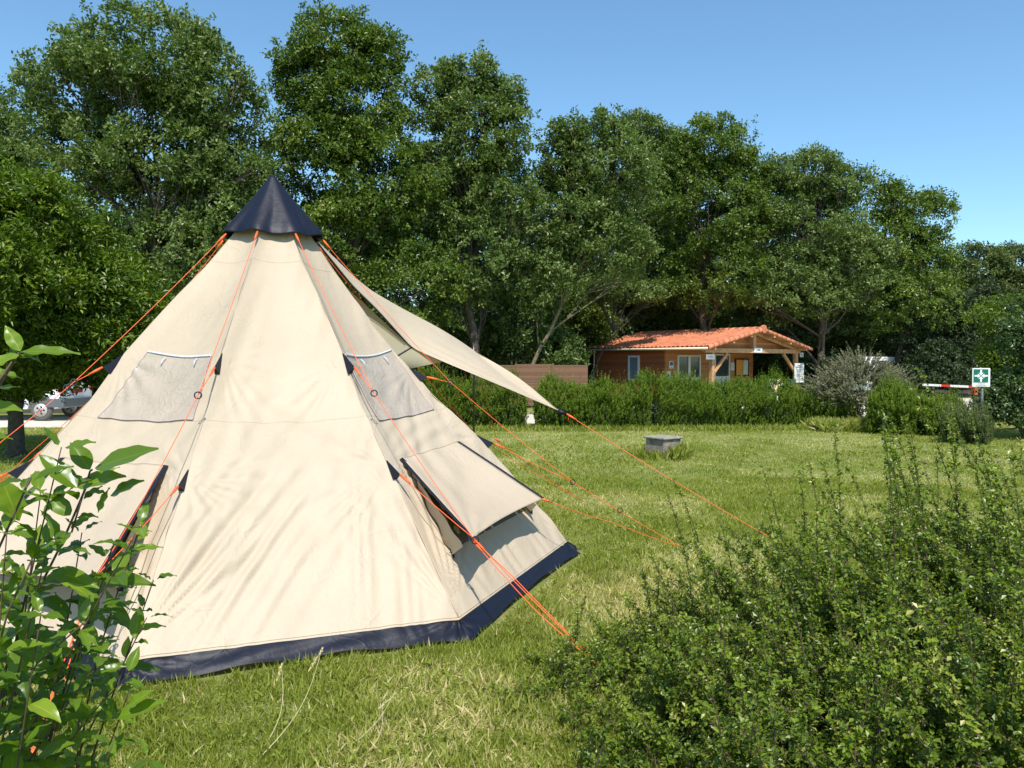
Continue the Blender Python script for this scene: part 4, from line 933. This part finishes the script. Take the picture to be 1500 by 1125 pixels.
    z = hgt * r.uniform(0, 1, n) ** .8; P = np.stack([x, y + z * .2, z], 1); j = np.repeat(np.arange(n), 42)
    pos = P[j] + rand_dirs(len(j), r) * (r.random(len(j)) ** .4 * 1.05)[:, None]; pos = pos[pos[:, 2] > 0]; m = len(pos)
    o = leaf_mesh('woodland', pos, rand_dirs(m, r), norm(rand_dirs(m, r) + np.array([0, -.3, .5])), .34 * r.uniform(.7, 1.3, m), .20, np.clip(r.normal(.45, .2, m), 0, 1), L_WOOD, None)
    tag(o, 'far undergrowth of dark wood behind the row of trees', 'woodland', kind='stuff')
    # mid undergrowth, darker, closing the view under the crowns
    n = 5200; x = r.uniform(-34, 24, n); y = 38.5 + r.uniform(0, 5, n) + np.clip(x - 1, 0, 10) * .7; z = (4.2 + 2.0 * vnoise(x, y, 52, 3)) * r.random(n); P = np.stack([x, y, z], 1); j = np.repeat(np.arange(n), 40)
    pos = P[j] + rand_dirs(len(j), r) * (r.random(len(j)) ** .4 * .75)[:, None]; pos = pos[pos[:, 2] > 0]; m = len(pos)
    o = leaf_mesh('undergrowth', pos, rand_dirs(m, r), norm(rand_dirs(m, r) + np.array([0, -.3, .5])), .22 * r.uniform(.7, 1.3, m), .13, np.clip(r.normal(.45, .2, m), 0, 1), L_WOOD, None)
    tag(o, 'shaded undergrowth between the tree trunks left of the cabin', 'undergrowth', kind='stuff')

def surf_points(n, foot, hfun, dep, r):
    """points through a hedge body; foot: polyline (x,y) of its front-centre line, dep half depth"""
    foot = np.array(foot, float); seg = np.linalg.norm(np.diff(foot, axis=0), axis=1); cum = np.r_[0, np.cumsum(seg)]; s = r.uniform(0, cum[-1], n)
    i = np.clip(np.searchsorted(cum, s) - 1, 0, len(seg) - 1); t = (s - cum[i]) / seg[i]; c = foot[i] + (foot[i + 1] - foot[i]) * t[:, None]; d = (foot[i + 1] - foot[i]) / seg[i][:, None]; nn = np.stack([d[:, 1], -d[:, 0]], 1)
    end = np.clip(np.minimum(s, cum[-1] - s) / .35, 0, 1) ** .5
    ang = r.uniform(-.35, pi + .35, n); lump = .45 + 1.1 * vnoise(s, s * 0, 77, .5)
    h = hfun(s / cum[-1]) * (.76 + .24 * lump); x = np.cos(ang) * dep * (.6 + .8 * vnoise(s, ang, 78, .45)) * (.4 + .6 * end); z = np.clip(.5 + .5 * np.sin(ang), 0.02, 1) * h * (.55 + .45 * end)
    low = r.random(n) < .52; z = np.where(low, r.uniform(.02, .75, n) * h, z); x = np.where(low, np.sign(x) * dep * r.uniform(.6, 1.05, n), x)
    q = r.uniform(.86, 1.0, n); P = np.stack([c[:, 0] + nn[:, 0] * x * q, c[:, 1] + nn[:, 1] * x * q, z * q - .08], 1)
    o = np.stack([nn[:, 0] * x / dep, nn[:, 1] * x / dep, .2 * np.ones(n)], 1); return P, norm(o)
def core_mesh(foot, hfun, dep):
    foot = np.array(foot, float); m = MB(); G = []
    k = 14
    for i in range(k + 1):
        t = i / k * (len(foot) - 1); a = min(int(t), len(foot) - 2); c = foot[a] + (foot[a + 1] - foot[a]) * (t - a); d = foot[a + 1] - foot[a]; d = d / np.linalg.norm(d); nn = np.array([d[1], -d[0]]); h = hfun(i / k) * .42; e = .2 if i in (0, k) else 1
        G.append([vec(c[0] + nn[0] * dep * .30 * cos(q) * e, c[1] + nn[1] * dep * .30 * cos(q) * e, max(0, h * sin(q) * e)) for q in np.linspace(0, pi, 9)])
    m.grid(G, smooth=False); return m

def build_hedges():
    r = np.random.default_rng(61)
    CORE = L_WOOD
    def hedge(name, label, foot, hf, dep, n, seed, mat=L_HEDGE, group=None, leaf=(.050, .023), sl=(.12, .32), per=22, cat='hedge', **k):
        k.setdefault('lean', .95)
        P, o = surf_points(n, foot, hf, dep, np.random.default_rng(seed)); c = np.array(foot).mean(0)
        root = shoots_bush(name, label, P, o, mat, seed + 1, cat, group, leaf=leaf, sl=sl, per=per, base=(c[0], c[1], 0), **k)
        core_mesh(foot, hf, dep).build('shade_core', mat_plain(name + '_shade', (.018, .028, .010), .9), root)  # solid dark core, painted as the shade inside the bush
    gx = lambda u, Y: ((u - 750) / F * Y, Y)
    hedge('clipped_hedge', 'bushy green hedge clump beside the tent, left of the gap in the hedge', [gx(596, 20.6), gx(660, 20.5), gx(771, 20.4)], lambda t: 1.42 + .12 * np.sin(9 * t) - .15 * np.asarray(t), .62, 3400, 62)
    hedge('clipped_hedge', 'long bushy green hedge running in front of the cabin', [gx(783, 20.5), gx(950, 20.4), gx(1100, 21), gx(1250, 20.9)], lambda t: 1.13 + .09 * np.sin(17 * t + 1) + .08 * np.sin(43 * t) + .16 * np.exp(-((np.asarray(t) - .28) / .12) ** 2), .70, 10500, 64)
    hedge('clipped_hedge', 'shorter green hedge clump between the grey shrub and the sign', [gx(1275, 19.2), gx(1345, 18.7), gx(1412, 18.4)], lambda t: 1.12 + .1 * np.sin(7 * t) - .25 * np.asarray(t), .62, 4200, 66)
    hedge('olive_shrub', 'low olive-brown wispy shrub left of the dark shrub', [gx(1385, 17.0), gx(1452, 16.5)], lambda t: .62 + .05 * np.sin(9 * t), .45, 900, 68, mat=L_FAR, cat='shrub', sl=(.2, .5))
    # grey spreading shrub
    rr = np.random.default_rng(70); n = 1500; Y = 20.4; c = at(1258, 572, Y); d = rand_dirs(n, rr); d[:, 2] = np.where(d[:, 2] < 0, d[:, 2] * .9, d[:, 2])
    R = np.array([1.26, .9, .60]); P = c + d * R * rr.uniform(.5, 1.0, n)[:, None]; P[:, 2] = np.maximum(P[:, 2], .1) + .28 * np.exp(-((P[:, 0] - c[0]) / .45) ** 2) * (P[:, 2] > .9)
    root = shoots_bush('grey_shrub', 'spreading grey-olive shrub with feathery sprays at the end of the long hedge', P, norm(d * np.array([1, 1, .3])), L_JUN, 71, 'shrub', leaf=(.050, .028), sl=(.18, .42), per=26, lean=1.5, spread=.8, base=(c[0], Y, 0), tone=.5, droop=.15)
    b = MB(); base = vec(c[0], Y, 0)
    for i in range(16):
        b.tube(limb_path(base, P[i * 9], rr, 5, .15), list(np.linspace(.02, .005, 6)), 5)
    b.build('branches', TWIG_G, root)
    # long grass tuft at foot of the grey shrub
    n = 7000; x0, x1 = gx(1185, 20)[0], gx(1300, 20)[0]; B = np.stack([rr.uniform(x0, x1, n), rr.uniform(19.0, 20.2, n), np.zeros(n)], 1); D = norm(np.stack([rr.normal(0, .4, n), rr.normal(0, .4, n), np.ones(n)], 1))
    o = leaf_mesh('long_grass', B, D, rand_dirs(n, rr), rr.uniform(.12, .38, n), .014, np.clip(rr.normal(.6, .2, n), 0, 1), L_GRASS, None, bend=rr.uniform(0, .5, n)); tag(o, 'long yellow-green grass at the foot of the grey shrub', 'grass', kind='stuff')
    # fringe of taller grass along hedge foot
    n = 9000; x = rr.uniform(-3, 11.5, n); y = 19.55 + rr.normal(0, .18, n) + np.clip(x - 5, 0, 10) * .12; B = np.stack([x, y, np.zeros(n)], 1); D = norm(np.stack([rr.normal(0, .5, n), rr.normal(0, .5, n), np.ones(n)], 1))
    o = leaf_mesh('hedge_foot_grass', B, D, rand_dirs(n, rr), rr.uniform(.06, .2, n), .014, np.clip(rr.normal(.45, .2, n), 0, 1), L_GRASS, None, bend=rr.uniform(0, .5, n)); tag(o, 'uncut grass along the foot of the long hedge', 'grass', kind='stuff')

def build_foreground_shrub():
    r = np.random.default_rng(81)
    root = tag(empty('small_leaved_shrub', (2.0, 3.4, 0)), 'large sprawling shrub with tiny glossy leaves filling the lower right corner', 'shrub')
    HX = [-.1, .12, .3, .46, .77, 1.2, 1.7, 2.2, 3.0, 4.2]; HZ = [.04, .12, .28, .46, .76, .88, 1.02, 1.0, 1.04, 1.04]
    plume = []
    while len(plume) < 150:
        ty = r.uniform(2.3, 4.6); tx = r.random() ** .72 * (.74 * ty + .5) + .13 + max(0, 3.5 - ty) * .20; plume.append((tx, ty, r.uniform(.80, 1.12)))
    ns = 1150; LB = []; LD = []; LN = []; LL = []; LT = []; st_ = MB(); tw_a = []; tw_b = []
    for i in range(ns):
        spike = i < 150
        pc = plume[r.integers(0, len(plume))]
        ty = pc[1] + r.normal(0, .13); tx = pc[0] + r.normal(0, .13)
        xe = tx / ty * 3.6; h = float(np.interp(xe, HX, HZ)) * (1 - .26 * ((ty - 3.6) / 1.4) ** 2) * pc[2]
        hh = h * (r.uniform(1.08, 1.60) if spike else 1 - .62 * r.random() ** 1.5); hh = max(hh, .06)
        lean = r.uniform(-.12, .26) if spike else .18 + .36 * r.random()
        base = vec(tx + hh * lean + r.normal(0, .08), ty + r.normal(0, .12) - hh * .1, 0); tip = vec(tx, ty, hh)
        n = 10; P = []
        for k in range(n + 1):
            t = k / n; P.append(base + (tip - base) * t + vec(.05 if spike else .09, 0, .05 if spike else .12) * sin(pi * t) * hh + vec(0, 0, -.03) * t * t)
        P = np.array(P); L = np.linalg.norm(tip - base)
        st_.tube(P, list(np.linspace(.0030 + .001 * hh, .0010, n + 1)), 4)
        m = max(8, int(L / .016)); fs = np.sort(r.uniform(.08, 1, m)); idx = np.clip((fs * n).astype(int), 0, n - 1); fr = (fs * n - idx)[:, None]; Q = P[idx] * (1 - fr) + P[idx + 1] * fr; dv = norm(P[idx + 1] - P[idx])
        ax = norm(np.cross(dv, rand_dirs(m, r))); td = norm(ax + dv * .7 + np.array([-.15, -.1, .35])); tl = r.uniform(.03, .15, m) * (1.15 - fs) ** (1.8 if spike else 1) * (0.6 if spike else 1.0) + .012
        tw_a.append(Q); tw_b.append(Q + td * tl[:, None])
        per = np.maximum(3, (tl / .0068).astype(int)); j = np.repeat(np.arange(m), per)
        f = np.concatenate([np.linspace(.1, 1, p) for p in per]); pos = Q[j] + td[j] * (tl[j] * f)[:, None]
        a2 = norm(np.cross(td[j], rand_dirs(len(j), r))); ld = norm(a2 + td[j] * .6); nn = norm(td[j] + np.array([0, -.2, .7]) + rand_dirs(len(j), r) * .5)
        LB.append(pos); LD.append(ld); LN.append(nn); LL.append(r.uniform(.013, .025, len(j))); LT.append(np.clip(r.normal(.45, .14, len(j)) + r.normal(0, .1) + .2 * (fs[j] - .6) + (.25 if r.random() < .04 else 0), 0, 1))
        # leaves right on the main stem
        m2 = int(L / .008); fs = r.uniform(.15, 1, m2); idx = np.clip((fs * n).astype(int), 0, n - 1); fr = (fs * n - idx)[:, None]; Q = P[idx] * (1 - fr) + P[idx + 1] * fr; dv = norm(P[idx + 1] - P[idx]); a2 = norm(np.cross(dv, rand_dirs(m2, r)))
        LB.append(Q); LD.append(norm(a2 + dv * .8)); LN.append(norm(dv + np.array([0, -.2, .6]) + rand_dirs(m2, r) * .4)); LL.append(r.uniform(.008, .015, m2)); LT.append(np.clip(r.normal(.42, .14, m2) + (.22 if spike else 0) * (fs > .7), 0, 1))
    B = np.concatenate(LB); D = np.concatenate(LD); N = np.concatenate(LN); L = np.concatenate(LL); T = np.concatenate(LT)
    ok = B[:, 2] > 0; leaf_mesh('foliage', B[ok], D[ok], N[ok], L[ok], L[ok] * .62, T[ok], L_LONI, root, mid=.5, bend=.1)
    st_.build('stems', TWIG, root)
    a = np.concatenate(tw_a); b = np.concatenate(tw_b); V, Fc = kites(a, b - a, rand_dirs(len(a), r), np.linalg.norm(b - a, axis=1), .0035, mid=.3); link('twigs', np_mesh('twigs', V, Fc), TWIG, root)
    # low creeping twigs at the left fringe and seedling
    print('shrub leaves', len(B))

def big_leaf(B, d, nrm, L, W, curl, foldv, lib):
    """ovate leaf, 9 x 5 grid, with a midrib fold and a drooping tip"""
    d = unit(d); s = unit(np.cross(d, nrm)); u = np.cross(s, d); V = []
    for i in range(10):
        t = i / 9; w = W * .5 * (sin(pi * t ** .82)) ** .85 * (1 - .25 * t) * 1.12 if 0 < i < 9 else 0.0004
        ctr = B + d * L * (t - curl * .25 * t * t) - u * L * curl * t * t * .55
        for q in (-1, -.55, -.05, .05, .55, 1): V.append(ctr + s * w * q + u * (abs(q) ** 1.3) * w * foldv + u * .0014 * sin(17 * t) * q)
    F_ = []
    for i in range(9):
        for j in range(5): a = i * 6 + j; F_.append((a, a + 1, a + 7, a + 6))
    lib.append((np.array(V), F_))

def build_privet():
    r = np.random.default_rng(91)
    root = tag(empty('privet_bush', (-.95, 1.1, 0)), 'foreground bush with large pointed shiny leaves at the lower left corner', 'bush')
    lib = []; tints = []; stems = MB()
    def stem(pts, r0, n_leaf, LL, upto=1.0, start=.1, tn=.45, sub=0, pet=True):
        P = np.array(pts); d = np.r_[0, np.cumsum(np.linalg.norm(np.diff(P, axis=0), axis=1))]; d /= d[-1]; t = np.linspace(0, 1, 16)
        Q = np.stack([np.interp(t, d, P[:, i]) for i in range(3)], 1); Q[1:-1] = .25 * Q[:-2] + .5 * Q[1:-1] + .25 * Q[2:]; stems.tube(Q, list(np.linspace(r0, r0 * .35, 16)), 6)
        ph = r.random() * pi; n_leaf = int(n_leaf * 1.85)
        for k in range(n_leaf):
            f = start + (upto - start) * (k + .3 * r.random()) / max(1, n_leaf - 1); f = min(f, .995); i = min(int(f * 15), 14); p = Q[i] + (Q[i + 1] - Q[i]) * (f * 15 - i); tv = unit(Q[i + 1] - Q[i])
            for sg in (0, pi):
                a = ph + (k % 2) * pi / 2 + sg + r.normal(0, .25); x = unit(np.cross(tv, vec(.3, .2, .9))); y = np.cross(tv, x); o = x * cos(a) + y * sin(a)
                dr = unit(o + tv * r.uniform(.35, 1.1) + vec(0, 0, r.uniform(-.15, .2))); L = LL * 1.18 * r.uniform(.62, 1.15) * (1 - .35 * max(0, f - .8) / .2)
                nn = unit(tv * .55 + vec(r.normal(0, .25), -.25 + r.normal(0, .25), .8)); b = p + dr * .006
                big_leaf(b, dr, nn, L, L * r.uniform(.34, .44), r.uniform(0, .8), r.uniform(.12, .5), lib); tints.append(np.clip(r.normal(tn, .15), 0, 1))
        return Q
    def px(u, v, Y): return at(u, v, Y)
    # main stems rise from the ground out of view below
    def rise(u, v, Y): p = px(u, v, Y); return [vec(p[0] - .10, p[1] + .12, 0), vec(p[0] - .04, p[1] + .04, .6)]
    S = []
    S.append(stem(rise(-10, 1000, 1.12) + [px(-10, 1000, 1.12), px(45, 880, 1.10), px(105, 780, 1.08), px(132, 700, 1.06)], .0040, 15, .055, start=.62))
    S.append(stem(rise(60, 1125, 1.18) + [px(60, 1125, 1.18), px(95, 990, 1.15), px(140, 890, 1.14), px(165, 800, 1.12)], .0034, 14, .046, start=.62))
    S.append(stem(rise(110, 1160, 1.25) + [px(110, 1150, 1.25), px(130, 1000, 1.22), px(160, 900, 1.20), px(188, 820, 1.19), px(205, 772, 1.18)], .0028, 19, .033, start=.64))
    S.append(stem(rise(-60, 1000, 1.0) + [px(-60, 960, 1.0), px(-20, 840, .98), px(20, 740, .97), px(45, 700, .96)], .0036, 12, .056, start=.6))
    S.append(stem(rise(-90, 900, .86) + [px(-90, 800, .86), px(-60, 640, .84), px(-35, 570, .83), px(28, 516, .82)], .0026, 2, .05, start=.80))
    S.append(stem(rise(-30, 1125, 1.05) + [px(-30, 1125, 1.05), px(10, 1020, 1.04), px(60, 950, 1.02), px(120, 915, 1.0)], .003, 12, .044, start=.6))
    S.append(stem(rise(40, 1180, 1.1) + [px(40, 1180, 1.1), px(90, 1090, 1.08), px(140, 1040, 1.06), px(190, 985, 1.05)], .0028, 11, .040, start=.62))
    S.append(stem(rise(-20, 1180, 1.15) + [px(-20, 1180, 1.15), px(10, 1100, 1.15), px(40, 1030, 1.14), px(75, 985, 1.13)], .003, 9, .040, start=.62))
    S.append(stem(rise(-40, 1180, .95) + [px(-40, 1100, .95), px(-10, 960, .95), px(10, 860, .94), px(60, 790, .94)], .003, 11, .050, start=.62))
    # side twigs
    for si, f0, u, v, Y, n, LL in ((0, 10, 205, 770, 1.05, 5, .052), (0, 9, 60, 720, 1.05, 5, .055), (0, 11, 90, 655, 1.04, 3, .055), (1, 9, 30, 880, 1.1, 5, .046), (1, 10, 215, 905, 1.12, 4, .046), (1, 8, 190, 1010, 1.14, 4, .044), (2, 10, 225, 850, 1.18, 4, .036),
                                   (3, 9, 70, 800, .97, 4, .052), (5, 9, 70, 1040, 1.03, 5, .042), (6, 9, 165, 1090, 1.06, 5, .040), (7, 9, 70, 1090, 1.13, 5, .042), (0, 8, 150, 850, 1.12, 5, .046), (1, 11, 120, 780, 1.1, 4, .044),
                                   (6, 11, 215, 1110, 1.05, 3, .04), (5, 11, 150, 960, 1.02, 4, .045), (7, 8, 10, 1010, 1.12, 5, .045), (8, 9, 10, 780, .93, 4, .05), (8, 8, 60, 900, .95, 5, .05), (2, 8, 120, 940, 1.2, 5, .038), (3, 8, -10, 900, .98, 5, .05)):
        a = S[si][f0]; b = px(u, v, Y); stem([a, (a + b) / 2 + vec(0, 0, .008), b], .002, n, LL, start=.25, upto=1.0)
    z = lambda x, y: (x / 2.086, 586 + y / 2.086)
    man = [(z(275, 213), z(215, 125), 1.05, .5), (z(290, 208), z(472, 140), 1.05, .42), (z(236, 262), z(378, 232), 1.06, .46), (z(338, 292), z(434, 243), 1.06, .46), (z(300, 345), z(330, 268), 1.06, .45), (z(236, 268), z(122, 165), 1.05, .40), (z(8, 250), z(60, 374), .97, .55), (z(215, 352), z(133, 285), 1.06, .45),
           (z(350, 972), z(504, 918), 1.05, .36), (z(392, 938), z(462, 884), 1.05, .42), (z(330, 990), z(345, 922), 1.05, .5), (z(300, 538), z(470, 558), 1.12, .28), (z(330, 610), z(405, 690), 1.16, .30), (z(300, 778), z(322, 722), 1.15, .6), (z(160, 520), z(298, 565), 1.08, .36), (z(60, 770), z(150, 815), 1.06, .5), (z(285, 800), z(395, 805), 1.15, .3),
           ((29, 516), (115, 511), .82, .27), ((30, 514), (8, 478), .82, .5), ((28, 520), (-30, 545), .82, .5), ((29, 519), (55, 521), .82, .34), ((-12, 545), (35, 551), .83, .4), ((-20, 570), (28, 566), .83, .45), ((-25, 600), (29, 595), .83, .45), ((-25, 640), (8, 637), .83, .4)]
    for (b, e, Y, wr) in man:
        p, q = at(*b, Y), at(*e, Y + r.uniform(-.02, .015)); L = np.linalg.norm(q - p); big_leaf(p, q - p, unit(vec(r.normal(0, .2), -.55, .75)), L * 1.05, L * wr, r.uniform(.0, .25), r.uniform(.15, .4), lib); tints.append(np.clip(r.normal(.5, .15), 0, 1))
    for (b, e, Y) in (((-60, 640), (28, 516), .83), (z(282, 212), (132, 690), 1.055), ((132, 690), (105, 780), 1.06)):
        stems.tube([at(*b, Y), at(*e, Y)], .0013, 5)
    V = np.concatenate([v for v, _ in lib]); Fc = np.concatenate([np.array(f) + i * 60 for i, (v, f) in enumerate(lib)])
    link('leaves', np_mesh('leaves', V, Fc, True, np.clip(np.repeat(np.array(tints), 45) + np.tile([0, 0, .22, 0, 0], 9 * len(tints)), 0, 1)), L_PRIV, root); stems.build('stems', TWIG, root)

# ================================================================== LIGHT, SKY, CAMERA
def build_light():
    w = bpy.data.worlds.new('World'); SC.world = w; w.use_nodes = True; t = w.node_tree; t.nodes.clear()
    sky = t.nodes.new('ShaderNodeTexSky'); sky.sky_type = 'NISHITA'; sky.sun_disc = False
    el, az = radians(57), radians(10)          # azimuth from -Y towards +X
    d = Vector((sin(az) * cos(el), -cos(az) * cos(el), sin(el)))
    sky.sun_elevation = el; sky.sun_rotation = math.atan2(d.x, d.y); sky.altitude = 0; sky.air_density = 1.0; sky.dust_density = .35; sky.ozone_density = 6.0
    bg = t.nodes.new('ShaderNodeBackground'); bg.inputs[1].default_value = .145; out = t.nodes.new('ShaderNodeOutputWorld'); tn = t.nodes.new('ShaderNodeVectorMath'); tn.operation = 'MULTIPLY'; tn.inputs[1].default_value = (.93, 1.06, .98); t.links.new(sky.outputs[0], tn.inputs[0]); t.links.new(tn.outputs[0], bg.inputs[0]); t.links.new(bg.outputs[0], out.inputs[0])
    L = bpy.data.lights.new('sun', 'SUN'); L.energy = 4.3; L.angle = radians(.5); L.color = (1, .955, .88); o = bpy.data.objects.new('sun', L); COL.objects.link(o); o.rotation_euler = d.to_track_quat('Z', 'Y').to_euler()
    c = bpy.data.cameras.new('camera'); c.lens = F / 1500 * 36; c.sensor_width = 36; c.clip_end = 3000; c.clip_start = .05; o = bpy.data.objects.new('camera', c); COL.objects.link(o); o.location = tuple(CAM); o.rotation_euler = (pi / 2 + PITCH, 0, 0); SC.camera = o
    v = SC.view_settings; v.view_transform = 'Standard'; v.look = 'None'; v.exposure = .50; v.gamma = 1
    SC.cycles.max_bounces = 6; SC.cycles.diffuse_bounces = 3; SC.cycles.transmission_bounces = 3; SC.cycles.glossy_bounces = 2; SC.cycles.transparent_max_bounces = 8

import time
for f in (build_light, build_ground, build_grass, build_tent, build_hut, build_objects, build_trees, build_hedges, build_foreground_shrub, build_privet):
    t0 = time.time(); f(); print(f.__name__, round(time.time() - t0, 1))
